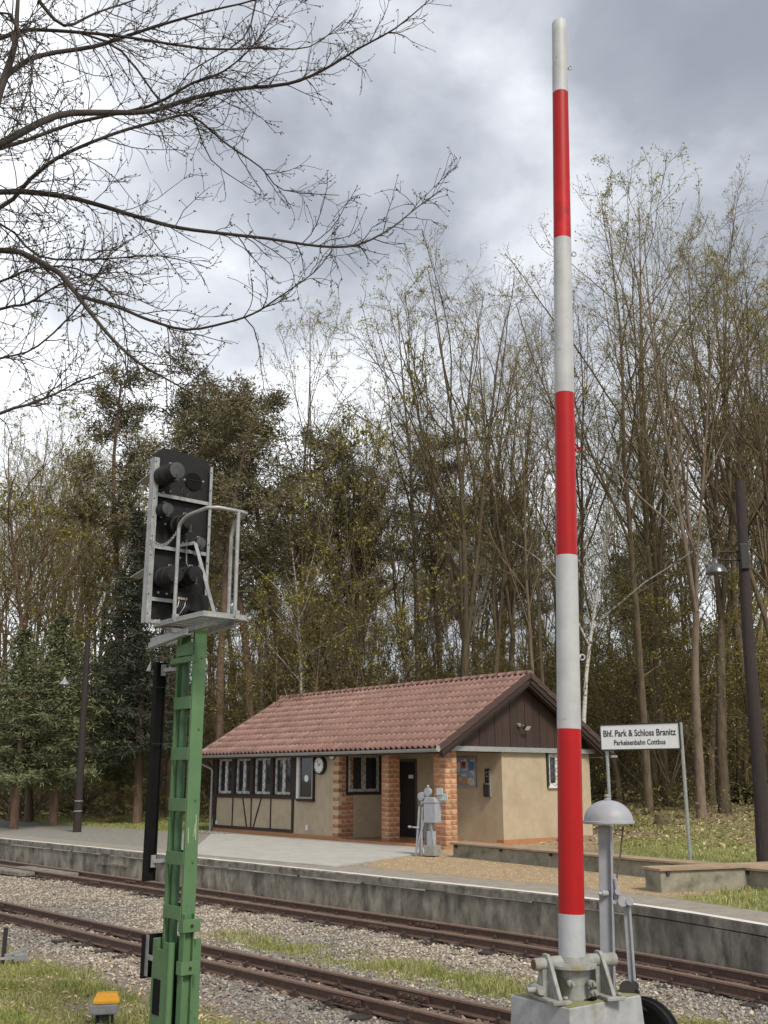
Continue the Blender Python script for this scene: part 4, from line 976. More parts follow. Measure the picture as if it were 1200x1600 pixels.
    for f in (.12, .385): z = tb.z + (ta.z - tb.z) * (1 - f); q = MB(); q.box(xb + .031, xb + .034, ta.y - .054, ta.y + .049, z - .003, z + .003); q.build('seam', IRON, mb)
    for y in (1048, 1344):
        z = loc(256, y, s=xb).z; q = MB(); q.box(xb + .035, xb + .043, ta.y - .01, ta.y + .035, z - .05, z + .05); q.bar((xb + .04, ta.y + .012, z), (-hx, -.0, z + .015), .014, .03); q.build('board_bracket', GALV, mb)
    q = MB(); p = loc(241, 1044, s=xb); q.prism([(xb - .02, p.z - .02), (xb - .10, p.z - .02), (xb - .02, p.z + .06)], 'y', ta.y - .09, ta.y - .084); q.build('clip', GALV, mb)
    # ---------------- signal head: back of the screen, plane x = sc_x, extends along y
    sx_ = -.17
    bl = loc(227, 973, s=sx_); tl = loc(236, 714, s=sx_); br_ = loc(321, 960, s=sx_); tr = loc(331, 728, s=sx_); print('screen', bl, tl, br_, tr)
    yl, yr = (bl.y + tl.y) / 2, (br_.y + tr.y) / 2; zlo = bl.z; zhi = tl.z
    top = loc(275, 703, s=sx_).z
    cap = .10
    q = MB(); q.prism([(yl + .03, zlo + .05), (yr - .01, zlo + .05), (yr - .01, zhi + .05), (yr - .05, zhi + .10), (yl + .28, top), (yl + .11, top), (yl + .02, zhi + .05)][::1], 'x', sx_ - .04, sx_ - .02); head = q.build('screen', BLACK, k, .003)
    for y, nm in ((yl, 'left'), (yr, 'right')):
        s_ = -1 if nm == 'left' else 1; wd = .055 if nm == 'left' else .03
        q = MB(); q.box(sx_ - .045, sx_ + .03, *sorted((y, y - s_ * .006)), zlo, zhi + (0 if s_ < 0 else .02)); q.box(sx_ + .024, sx_ + .030, *sorted((y, y - s_ * wd)), zlo, zhi + (0 if s_ < 0 else .02))
        ch = q.build('screen_channel', GALV, k, .002)
        q = MB()
        for i in range(9): z = zlo + .08 + i * (zhi - zlo - .12) / 8; q.cyl((sx_ + .03, y - s_ * .02, z), (sx_ + .036, y - s_ * .02, z), .006, 6)
        q.build('rivet', IRON, ch)
    for y0 in (770, 852, 934):
        z = loc(244, y0, s=sx_).z; q = MB(); q.box(sx_ - .018, sx_ + .025, yl + .056, yr - .031, z - .005, z); q.box(sx_ + .018, sx_ + .025, yl + .056, yr - .031, z - .034, z - .004); q.build('crossbar', GALV, k, .0015)
    q = MB(); q.box(sx_ - .018, sx_ + .025, yl + .056, yr + .1, zlo, zlo + .03); q.build('crossbar', GALV, k)
    # visor tips showing beyond the left channel
    for x, y in ((222, 757), (211, 903)):
        p = loc(x, y, s=sx_ - .30); e = Vector((sx_ - .06, yl + .05, p.z + .04)); q = MB(); q.bar(p, e, .10, .008); q.build('visor', GALV, k)
    # lamp drums
    def drum(px, py, r, l, lid=True, m=BLACK, sub=True):
        p = loc(px, py, s=sx_ + l); M = Matrix.Translation((0, p.y, p.z)) @ Matrix.Rotation(rad(90), 4, 'Y')
        q = MB(); q.lathe([(r * 1.18, sx_ - .02), (r * 1.2, sx_ + l * .25), (r * 1.04, sx_ + l * .28), (r * 1.04, sx_ + l * .55), (r * 1.1, sx_ + l * .57), (r * 1.1, sx_ + l * .66), (r, sx_ + l * .68), (r, sx_ + l - .01), (r * .96, sx_ + l)], M, 28); d = q.build('lamp_drum', BLACK, k)
        if lid:
            q = MB(); q.lathe([(r * .95, sx_ + l), (r * .95, sx_ + l + .006), (r * .5, sx_ + l + .010)], M, 28); q.build('lid', m, d)
            q = MB(); q.box(sx_ + l + .004, sx_ + l + .02, p.y - .006, p.y + .006, p.z - r * 1.1, p.z - r * .45); q.box(sx_ + l - .01, sx_ + l + .018, p.y - .014, p.y + .014, p.z - r * 1.25, p.z - r * 1.08); q.build('latch', GREYLID, d)
            q = MB(); q.tube([(sx_ + l * .6, p.y - .015, p.z + r), (sx_ + l * .6, p.y - .015, p.z + r * 1.25), (sx_ + l * .6, p.y + .015, p.z + r * 1.25), (sx_ + l * .6, p.y + .015, p.z + r)], .004, 5); q.build('lid_hook', GALV, d)
        return d
    drum(277, 735, .078, .30, m=GREYLID); drum(262, 795, .058, .13, m=GREYLID); drum(297, 815, .078, .25, m=BLACK); drum(314, 848, .05, .12, m=GREYLID); drum(274, 897, .078, .26); drum(306, 897, .076, .24)
    p = loc(303, 752, s=sx_); q = MB(); q.lathe([(.085, sx_ - .019), (.085, sx_ - .008), (.08, sx_ - .006)], Matrix.Translation((0, p.y, p.z)) @ Matrix.Rotation(rad(90), 4, 'Y'), 28); cv = q.build('blanking_disc', BLACK_MAT, k)
    q = MB(); q.box(sx_ - .006, sx_ - .001, p.y - .09, p.y + .09, p.z + .008, p.z + .014); q.build('blanking_bar', BLACK, cv)
    # bolts on the screen
    for x, y in ((288, 750), (317, 753), (266, 768), (255, 770), (252, 808), (258, 819), (285, 848), (303, 848), (247, 926), (260, 928), (283, 931), (304, 867), (281, 872)):
        p = loc(x, y, s=sx_ + .03); q = MB(); q.lathe([(.010, 0), (.012, .005), (.006, .016)], Matrix.Translation(p) @ Matrix.Rotation(rad(90), 4, 'Y'), 8); q.build('screen_bolt', GALV, k)
    # terminal block with cables
    p = loc(290, 937, s=sx_ + .05); q = MB(); q.box(sx_ - .02, sx_ + .07, p.y - .11, yr - .01, p.z - .10, p.z + .06); tbk = q.build('terminal_box', BLACK, k, .006)
    for i in range(4): q = MB(); q.box(sx_ + .071, sx_ + .08, p.y - .09 + i * .025, p.y - .075 + i * .025, p.z - .01, p.z + .012); q.build('terminal', mat('terminal_cream', (.6, .5, .4), (.5, .4, .32), 9, .6), tbk)
    for i in range(6): y = p.y - .10 + .022 * i; q = MB(); q.tube([(sx_ + .075, y + .02, p.z - .02), (sx_ + .10, y, p.z - .07), (sx_ + .07, y - .03, p.z - .14)], .005, 5); q.build('cable', GALV if i % 3 == 0 else IRON, tbk)
    p = loc(300, 855, s=sx_ + .04); q = MB(); q.tube([p + Vector((0, -.06, .06)), p + Vector((.02, -.06, -.16)), p + Vector((.02, -.03, -.2)), p + Vector((.02, .07, -.18)), p + Vector((0, .09, -.1))], .006, 6); q.build('cable', GALV, head)
    p = loc(292, 762, s=sx_ + .1); q = MB(); q.tube([p, p + Vector((0, .03, -.04)), p + Vector((0, 0, -.09)), p + Vector((0, -.05, -.06)), p + Vector((-.02, -.03, -.0))], .006, 6); q.build('cable', IRON, head)
    # ---------------- service platform
    K = loc(318, 958, s=.60); K.z = K.z
    Lf = loc(241, 976, t=K.y); Rf = loc(385, 964, s=K.x); print('platform', K, Lf, Rf)
    zc = K.z; x0, x1 = Lf.x, K.x; y0, y1 = K.y, Rf.y
    def ang(a, b, nm='platform_angle', w=.045): q = MB(); q.bar(a, b, .006, w); q.bar(Vector(a) - Vector((0, 0, w / 2)), Vector(b) - Vector((0, 0, w / 2)), w, .006); q.build(nm, GALV, k)
    ang((x0, y0, zc), (x1, y0, zc)); ang((x1, y0 + .003, zc), (x1, y1, zc)); ang((x0, y1, zc), (x1, y1, zc)); ang((x0, y0 + .003, zc), (x0, y1, zc))
    g = MB()
    for i in range(1, 14): yy = y0 + (y1 - y0) * i / 14; g.bar((x0, yy, zc), (x1, yy, zc), .004, .025)
    for i in range(1, 7): xx = x0 + (x1 - x0) * i / 7; g.bar((xx, y0, zc), (xx, y1, zc), .004, .02)
    g.build('grating', GALV, k)
    for yy in (-hy - .03, hy + .03): ang((x0 - .35, yy, zc - .10), (x1 - .05, yy, zc - .045), 'support_angle', .05)
    ang((-hx - .35, -hy - .10, zc - .16), (hx + .05, -hy - .10, zc - .10), 'support_angle', .055)
    ang((-.02, y0, zc - .07), (-.02, y1 * .8, zc - .07), 'support_angle', .04)
    # ---------------- railing: hoop tube
    rr = .017
    A = Vector((loc(272, 966, t=y0).x, y0, zc)); B = Vector((x1, loc(367, 967, s=x1).y, zc)); 
    zT = loc(320, 789, s=x1).z
    a2 = loc(271, 830, t=y0).z
    pts = [A, Vector((A.x, y0, a2))]
    turn = Vector((x1, y0, zT)); st = Vector((A.x, y0, zT))
    for i in range(1, 7):
        th = i * math.pi / 12; pts.append(Vector((A.x + (1 - math.cos(th)) * .22, y0 + (1 - math.cos(th)) * .03, a2 + (zT - a2) * math.sin(th))))
    yend = loc(388, 800, s=x1).y
    pts += [Vector((x1 - .06, y0 + .03, zT)), Vector((x1, y0 + .10, zT)), Vector((x1, yend - .06, zT)), Vector((x1 - .02, yend - .01, zT)), Vector((x1 - .09, yend, zT - .01))]
    cb = Vector((x1 - .27, yend, zc)); pts += [Vector((x1 - .22, yend, zT - .05)), Vector((cb.x, yend, zT - .16)), cb]
    q = MB(); q.tube(pts, rr, 10); q.build('handrail', GALV, k)
    yB = loc(369, 900, s=x1).y
    q = MB(); q.tube([(x1, yB, zc), (x1, yB, zT)], rr, 10); q.build('rail_post', GALV, k)
    for P_ in (A, Vector((x1, yB, zc)), cb): q = MB(); q.box(P_.x - .03, P_.x + .03, P_.y - .008, P_.y + .03, zc - .02, zc + .05); q.build('post_foot', GALV, k)
    # diagonal flat stay from the crossbar to the platform
    p = loc(305, 848, s=sx_ + .12); e = loc(332, 958, s=.02); q = MB(); q.bar(p, Vector((.1, e.y, zc + .02)), .008, .035, up=(0, 1, 0)); q.build('stay', GALV, k)
    q = MB(); q.bar((sx_ + .02, p.y - .12, p.z - .03), p, .006, .03); q.build('stay', GALV, k)
    # safety chain: links
    link = MB(); n = 10
    link.tube([(math.cos(2 * math.pi * i / n) * .007, 0, math.sin(2 * math.pi * i / n) * .014) for i in range(n + 1)], .0028, 5); l0 = None
    c0 = Vector((A.x, y0 - .01, a2 - .02)); c1 = Vector((sx_ + .04, yl - .005, loc(237, 842, s=sx_).z)); c2 = c1 + Vector((.01, -.005, -.27))
    path = [c0.lerp(c1, t) - Vector((0, 0, .10 * math.sin(t * math.pi))) for t in np.linspace(0, 1, 26)] + [c1.lerp(c2, t) for t in np.linspace(.06, 1, 14)]
    for i, p in enumerate(path):
        if l0 is None: l0 = link.build('chain_link', GALV, k); o = l0
        else: o = part_copy(l0, 'chain_link', k)
        o.location = p; o.rotation_euler = (0, R.uniform(-.3, .3), (i % 2) * 1.57)
build_signal()

# ------------------------------------------------------------------ level crossing barrier
BP = ondepth(894, 1500, 7.7); BX, BY = BP[0], BP[1]
def build_barrier():
    gz = .02
    rot = rad(-53)
    k = thing('crossing_barrier', 'raised level crossing barrier boom painted in red and white bands on a grey metal base', 'crossing barrier', (BX, BY, gz), rot)
    S = np.array([math.cos(rot), math.sin(rot)]); T = np.array([-math.sin(rot), math.cos(rot)])
    def w2l(p): d = np.array(p[:2]) - np.array([BX, BY]); return Vector((d @ S, d @ T, p[2] - gz))
    topz = ondepth(893, 1560, BY)[2] - gz     # top of the base box
    # base box: a truncated pyramid
    c = w2l(onz(893, 1600, 0)) ; hw = .34
    near = w2l(onplane(890, 1576, (0, 0, topz + gz), np.array([0, 0, 1.]))); lft = w2l(onplane(808, 1553, (0, 0, topz + gz), np.array([0, 0, 1.]))); rgt = w2l(onplane(1008, 1556, (0, 0, topz + gz), np.array([0, 0, 1.])))
    print('base', near, lft, rgt, topz)
    x1, y0 = near.x, near.y; x0, y1 = lft.x, rgt.y
    q = MB(); f = .05
    bot = [(x0 - f, y0 - f), (x1 + f, y0 - f), (x1 + f, y1 + f), (x0 - f, y1 + f)]; tp = [(x0, y0), (x1, y0), (x1, y1), (x0, y1)]
    for (x, y) in bot: q.v.append((x, y, -.15))
    for (x, y) in tp: q.v.append((x, y, topz))
    for fc in ((3, 2, 1, 0), (4, 5, 6, 7), (0, 1, 5, 4), (1, 2, 6, 5), (2, 3, 7, 6), (3, 0, 4, 7)): q.face(fc)
    q.build('base_box', BASEGREY, k, .008)
    q = MB(); q.box(x0 + .01, x1 - .012, y0 + .012, y1 - .01, topz + .002, topz + .005); q.build('base_cover', mat('mossy_cover', (.27, .26, .12), (.20, .19, .07), 7, .8, bump=.2, spots=(.33, .33, .28), sscale=4), k)
    tz = topz
    # boom axis
    b0 = w2l(BP); top = w2l(ondepth(874, 37, BY + .03))
    # segment limits along the boom from image rows
    def zrow(y):
        lo, hi = 0., 1.
        for _ in range(40):
            m_ = (lo + hi) / 2; p = b0.lerp(top, m_); wxy = np.array([BX, BY]) + S * p.x + T * p.y
            if proj((wxy[0], wxy[1], p.z + gz))[1] > y: lo = m_
            else: hi = m_
        return lo
    fr = [0] + [zrow(y) for y in (1427, 1139, 869, 616, 375, 147)] + [1.]
    mm = [BOOMGREY, RED, WHITE, RED, WHITE, RED, WHITE]
    r0, r1 = .094, .066; print('boom', b0, top, fr)
    for i in range(7):
        a, c = fr[i], fr[i + 1]; q = MB(); n = 6
        pts = [b0.lerp(top, a + (c - a) * j / n) for j in range(n + 1)]; rs = [r0 + (r1 - r0) * (a + (c - a) * j / n) - (.0006 * (i % 2)) for j in range(n + 1)]
        if i == 6: pts += [top + Vector((0, 0, .012))]; rs += [r1 * .93]
        q.tube(pts, rs, 40); o = q.build('boom_band', mm[i], k)
        if i in (0, 6): o['label'] = 'plain grey foot of the boom' if i == 0 else 'grey white top band of the boom'
    # eyelets on the right side of the boom
    right = w2l(np.array([BX + 1, BY, 0])) - w2l(np.array([BX, BY, 0])); right.normalize()
    for y, m in ((106, WHITE), (397, WHITE), (702, RED), (1027, WHITE)):
        f_ = zrow(y); p = b0.lerp(top, f_) + right * (r0 + (r1 - r0) * f_ - .004)
        q = MB(); q.cyl(p - right * .01, p + right * .012, .018, 10); n = 12
        cpt = p + right * .024; q.tube([cpt + right * math.cos(2 * math.pi * i / n) * .02 + Vector((0, 0, math.sin(2 * math.pi * i / n) * .02)) for i in range(n + 1)], .006, 6); q.build('eyelet', m, k)
    # pivot shaft with bearings: direction perpendicular to the track line (lateral in the photo)
    tz = topz; sh = b0.z - .02
    P1 = w2l(ondepth(836, 1511, BY - .12)); P2 = w2l(ondepth(962, 1494, BY + .10))
    ax = (P2 - P1).normalized(); mid = Vector((b0.x, b0.y, (P1.z + P2.z) / 2 - .005))
    L1 = (P1 - mid).length; L2 = (P2 - mid).length
    a_, b_ = mid - Vector((ax.x, ax.y, 0)).normalized() * L1, mid + Vector((ax.x, ax.y, 0)).normalized() * L2
    ax = (b_ - a_).normalized()
    q = MB(); q.tube([a_, a_.lerp(mid, .55), mid, b_], [.040, .048, .048, .046], 20); q.build('pivot_shaft', MOSSGREY, k)
    q = MB(); q.cyl(a_ - ax * .004, a_, .034, 16); q.build('shaft_end', RAILRUST, k)
    side = Vector((0, 0, 1)).cross(ax).normalized()
    for c in (a_ + ax * .10, b_ - ax * .13):
        q = MB(); M = Matrix(((ax.x, side.x, 0, c.x), (ax.y, side.y, 0, c.y), (0, 0, 1, 0), (0, 0, 0, 1)))
        q.prism([(-.19, tz + .03), (.15, tz + .03), (.07, mid.z + .01), (.03, mid.z + .065), (-.03, mid.z + .065), (-.07, mid.z + .01)], 'x', -.014, .014, M)
        q.box(-.07, .07, -.21, .17, tz + .006, tz + .032, M); q.box(-.05, .05, -.035, .035, tz + .03, mid.z - .03, M)
        bb = q.build('bearing_bracket', MOSSGREY, k, .006)
        for yy in (-.17, .13): q = MB(); p = M @ Vector((.045, yy, tz + .032)); q.cyl(p, p + Vector((0, 0, .02)), .016, 6); q.build('anchor_bolt', MOSSGREY, bb)
    # flange and socket below the boom
    q = MB(); M = Matrix.Translation((b0.x, b0.y, 0)); q.lathe([(.105, b0.z - .01), (.10, b0.z + .02), (.098, b0.z + .03)], M, 32); q.lathe([(.165, b0.z - .045), (.17, b0.z - .04), (.168, b0.z - .022), (.11, b0.z - .008)], M, 36); q.build('boom_flange', MOSSGREY, k)
    q = MB(); q.lathe([(.112, tz + .006), (.112, b0.z - .12), (.125, b0.z - .046)], M, 32); q.build('boom_socket', MOSSGREY, k)
    fwd = w2l(np.array([BX, BY - 1, 0])) - w2l(np.array([BX, BY, 0])); fwd.normalize()
    p = Vector((b0.x, b0.y, tz + .003)) + (fwd * .5 + right * .85).normalized() * .105
    q = MB(); q.lathe([(.06, tz + .007), (.06, tz + .012)], Matrix.Translation((p.x, p.y, 0)), 20); q.build('slot_hole', BLACK_MAT, k)
    for dx, zz in ((-.055, .10), (.09, .10), (.10, .155)):
        c = Vector((b0.x, b0.y, b0.z - .03 - zz)) + fwd * .10 + right * dx; q = MB(); q.cyl(c, c + (fwd + right * .5).normalized() * .05, .024, 8); q.cyl(c + (fwd + right * .5).normalized() * .05, c + (fwd + right * .5).normalized() * .075, .013, 8); q.build('clamp_bolt', MOSSGREY, k)
    # small hinge boss at the left bearing
    c = a_ + ax * .03; q = MB(); q.cyl(Vector((c.x, c.y, tz + .075)) + side * -.05, Vector((c.x, c.y, tz + .075)) + side * .10, .030, 12); q.cyl(Vector((c.x, c.y, tz + .075)) - ax * .09, Vector((c.x, c.y, tz + .075)), .02, 10); q.build('hinge_boss', MOSSGREY, k)
    # counter wheel (cable drum) at the right of the base
    wc = w2l(ondepth(1008, 1622, BY + .35)); 
    q = MB(); n = 40; Rr = .27; nrm = (-fwd + right * .9).normalized(); u_ = Vector((0, 0, 1)); v_ = nrm.cross(u_).normalized()
    Mw = Matrix(((v_.x, u_.x, nrm.x, wc.x), (v_.y, u_.y, nrm.y, wc.y), (v_.z, u_.z, nrm.z, wc.z), (0, 0, 0, 1)))
    q.lathe([(Rr, -.05), (Rr, -.035), (Rr - .02, -.03), (Rr - .02, .03), (Rr, .035), (Rr, .05), (Rr - .035, .05), (Rr - .035, -.05)], Mw, n); wh = q.build('cable_wheel', BLACK, k)
    for i in range(6):
        a = i * math.pi / 3 + .3; q = MB(); q.bar(Mw @ Vector((math.cos(a) * .05, math.sin(a) * .05, 0)), Mw @ Vector((math.cos(a) * (Rr - .03), math.sin(a) * (Rr - .03), 0)), .03, .04, up=nrm); q.build('spoke', BLACK, wh)
    q = MB(); q.lathe([(.06, -.06), (.06, .06)], Mw, 20); q.build('hub', BLACK, wh)
    q = MB(); q.lathe([(Rr - .09, -.02), (Rr - .09, .0)], Mw, 32); q.build('wheel_web', GREYPAINT, wh)
build_barrier()

def build_bell():
    BYB = 8.0; gz = -.02
    P = ondepth(950, 1545, BYB); k = thing('warning_bell', 'grey dome shaped warning bell on a slim steel post behind the barrier boom', 'warning bell', (P[0], P[1], gz), rad(-20))
    rot = rad(-20); S = np.array([math.cos(rot), math.sin(rot)]); T = np.array([-math.sin(rot), math.cos(rot)])
    def L(x, y, dY=0.): p = ondepth(x, y, BYB + dY); d = p[:2] - P[:2]; return Vector((d @ S, d @ T, p[2] - gz))
    top = L(945, 1290); bot = L(949.5, 1545); bot0 = bot.lerp(top, -.9)
    q = MB(); q.bar(bot0, top, .095, .05, up=(0, 1, 0)); 
    q.bar(bot0 + Vector((.058, -.03, 0)), top + Vector((.05, -.03, 0)), .012, .06, up=(0, 1, 0)); q.build('post', GREYPAINT, k, .004)
    c = L(951, 1287); r = .186; M = Matrix.Translation(c)
    prof = [(r, 0), (r + .006, .004), (r + .006, .018), (r - .003, .022)] + [((r - .004) * math.cos(a), .022 + .150 * math.sin(a)) for a in np.linspace(.05, 1.5, 12)] + [(.012, .172)]
    q = MB(); q.lathe(prof, M, 40); q.build('bell_dome', GREYPAINT, k)
    q = MB(); q.lathe([(.025, .165), (.028, .175), (.018, .185), (.014, .19), (.022, .195), (.022, .205), (.01, .212), (.004, .215)], M, 14); q.build('finial_nut', GALV, k)
    q = MB(); q.lathe([(r - .012, .01), (r * .7, .10), (.04, .15)], M, 32); q.build('bell_inside', IRON, k)
    # striker wire, hammer, crank and push rod
    a = L(974, 1291, -.02); b = L(963, 1378, -.02); q = MB(); q.tube([a, a.lerp(b, .5) + Vector((.004, 0, 0)), b], .007, 8); q.build('striker_wire', mat('brass_rod', (.17, .145, .085), (.12, .1, .06), 9, .5, metal=.4), k)
    q = MB(); q.bar(L(957, 1366, -.03), L(964, 1405, -.03), .035, .05, up=(0, 1, 0)); q.bar(L(961, 1372, -.06), L(966, 1400, -.06), .02, .03, up=(0, 1, 0)); q.build('striker_block', GREYPAINT, k, .004)
    q = MB(); q.bar(L(955, 1409, -.04), L(985, 1407, -.04), .03, .055, up=(0, 1, 0)); q.cyl(L(973, 1409, -.10), L(973, 1409, .02), .035, 14); q.cyl(L(984, 1409, -.12), L(984, 1409, .02), .028, 14); q.build('crank_arm', GREYPAINT, k, .003)
    q = MB(); q.cyl(L(940, 1396, -.05), L(949, 1396, -.03), .022, 10); q.cyl(L(935, 1396, -.05), L(941, 1396, -.05), .014, 8); q.build('adjusting_bolt', GREYPAINT, k)
    q = MB(); q.cyl(L(966, 1393, -.10), L(966, 1393, 0), .024, 12); q.build('pin', GREYPAINT, k)
    q = MB(); q.bar(L(979, 1412, -.04), L(988, 1535, -.04), .05, .022, up=(0, 1, 0)); q.bar(L(983.5, 1412, -.055), L(992, 1535, -.055), .014, .04, up=(0, 1, 0)); q.build('push_rod', GREYPAINT, k, .003)
    q = MB(); q.cyl(L(980, 1545, -.14), L(980, 1545, .06), .055, 18); q.cyl(L(992, 1540, -.1), L(992, 1540, .02), .03, 12); q.bar(L(976, 1545, -.05), L(998, 1552, -.05), .04, .05, up=(0, 1, 0)); q.build('bottom_crank', IRON, k, .003)
    q = MB(); q.tube([L(985, 1560, -.05), L(1010, 1580, -.02)], .012, 6); q.build('link_rod', IRON, k)
build_bell()

# ------------------------------------------------------------------ small trackside things
def build_small():
    p = onz(163, 1592, -.05); k = thing('trackside_box', 'small trackside box with bright yellow lid standing in the grass', 'trackside box', (p[0], p[1], -.06), rad(12), 'trackside boxes')
    h0 = ondepth(163, 1583, p[1])[2] + .06; h1 = ondepth(163, 1567, p[1])[2] + .06; h2 = ondepth(163, 1551, p[1])[2] + .06
    for x, y in ((-.07, 0), (.07, .03), (.05, -.06)): q = MB(); q.cyl((x, y, -.1), (x, y, h0), .018, 8); q.build('leg', IRON, k)
    q = MB(); q.box(-.05, .07, -.05, .05, h0 - .06, h0); q.build('cable_gland', IRON, k, .01)
    q = MB(); q.box(-.15, .125, -.09, .09, h0, h1); q.build('housing', BOXGREY, k, .012)
    q = MB(); q.v = []; a, b_, c, d = -.115, .135, -.085, .085
    for x, y in ((a, c), (b_, c), (b_, d), (a, d)): q.v.append((x, y, h1 + .004))
    for x, y in ((a, c), (b_, c), (b_, d), (a, d)): q.v.append((x, y, h1 + .03))
    for x, y in ((a + .03, c + .02), (b_ - .03, c + .02), (b_ - .03, d - .02), (a + .03, d - .02)): q.v.append((x, y, h2))
    for o in (0, 4):
        for i in range(4): q.face((o + i, o + (i + 1) % 4, o + 4 + (i + 1) % 4, o + 4 + i))
    q.face((3, 2, 1, 0)); q.face((8, 9, 10, 11)); q.build('lid', YELLOW, k, .006)
    # dark stake with grey arm and box at the left edge
    p = onz(5, 1500, -.08); k = thing('cable_stake', 'short dark metal stake with grey arm and small box beside the near track', 'cable stake', (p[0], p[1], -.08), rad(35), 'trackside boxes')
    q = MB(); q.box(-.025, .025, -.02, .02, -.1, .40); q.build('stake', IRON, k)
    q = MB(); q.bar((.0, -.05, .06), (.30, .05, .10), .03, .03); q.bar((-.2, -.1, .04), (.2, -.12, .03), .04, .03); q.build('arm', GALV, k)
    q = MB(); q.box(.10, .28, -.14, -.02, -.02, .07); q.build('junction_box', BOXGREY, k, .01)
    # crossing plank between the far rails at the left edge and a boarded strip beside it
    for u0, u1, q0, q1 in ((-27.6, -25.6, 11.25, 11.68), (-27.4, -24.6, 11.8, 12.35)):
        m = MB(); m.box(u0, u1, q0, q1, -.12, -.03); o = m.build('crossing_slab', COPING, None, .01); o.rotation_euler = (0, 0, TRACK_ROT); tag(o, kind='structure')
    # grass tuft in the ballast
build_small()
build_scatter()

# ------------------------------------------------------------------ trees
class TB:
    """tree mesh collector, quads; material 0 wood"""
    def __init__(self): self.V = []; self.F = []; self.n = 0
    def tube(self, P, r, k):
        P = np.asarray(P, float); m = len(P); T = np.gradient(P, axis=0); T /= np.linalg.norm(T, axis=1)[:, None] + 1e-9
        ref = np.array([.31, .95, .05]) if abs(T[0, 1]) < .8 else np.array([1., 0, 0])
        U = np.cross(T, ref); U /= np.linalg.norm(U, axis=1)[:, None] + 1e-9; W = np.cross(T, U)
        a = np.arange(k) * 2 * math.pi / k; r = np.asarray(r, float)
        V = P[:, None] + r[:, None, None] * (np.cos(a)[None, :, None] * U[:, None] + np.sin(a)[None, :, None] * W[:, None])
        i = (np.arange(m - 1)[:, None] * k + np.arange(k)[None]); j = (np.arange(m - 1)[:, None] * k + (np.arange(k)[None] + 1) % k)
        F = np.stack([i, j, j + k, i + k], -1).reshape(-1, 4) + self.n
        self.V.append(V.reshape(-1, 3)); self.F.append(F); self.n += m * k
    def arr(self): return np.concatenate(self.V), np.concatenate(self.F)
def leaf_quads(P, s, rng, flat=0.):
    n = len(P); a = rng.normal(size=(n, 3)); a /= np.linalg.norm(a, axis=1)[:, None]; b = rng.normal(size=(n, 3)); b -= (a * b).sum(1)[:, None] * a; b /= np.linalg.norm(b, axis=1)[:, None]
    s = s[:, None]; V = np.stack([P - a * s, P - b * s * .5, P + a * s, P + b * s * .5], 1)
    return V.reshape(-1, 3), np.arange(n * 4).reshape(n, 4)
def grow(rng, start, d, L, r, seg, jit, trop, taper=.35):
    """a branch polyline with curvature; returns points and radii"""
    P = [np.array(start, float)]; d = np.array(d, float); d /= np.linalg.norm(d); st = L / seg; RR = [r]
    bend = rng.normal(size=3) * jit
    for i in range(seg):
        d = d + bend * .5 + rng.normal(size=3) * jit + np.array([0, 0, trop]); d /= np.linalg.norm(d)
        P.append(P[-1] + d * st); RR.append(r * (1 - (1 - taper) * (i + 1) / seg))
    return np.array(P), np.array(RR)
def perp_dir(rng, t, ang, az):
    ref = np.array([0, 0, 1.]) if abs(t[2]) < .95 else np.array([1., 0, 0]); u = np.cross(t, ref); u /= np.linalg.norm(u); w = np.cross(t, u)
    return t * math.cos(ang) + (u * math.cos(az) + w * math.sin(az)) * math.sin(ang)
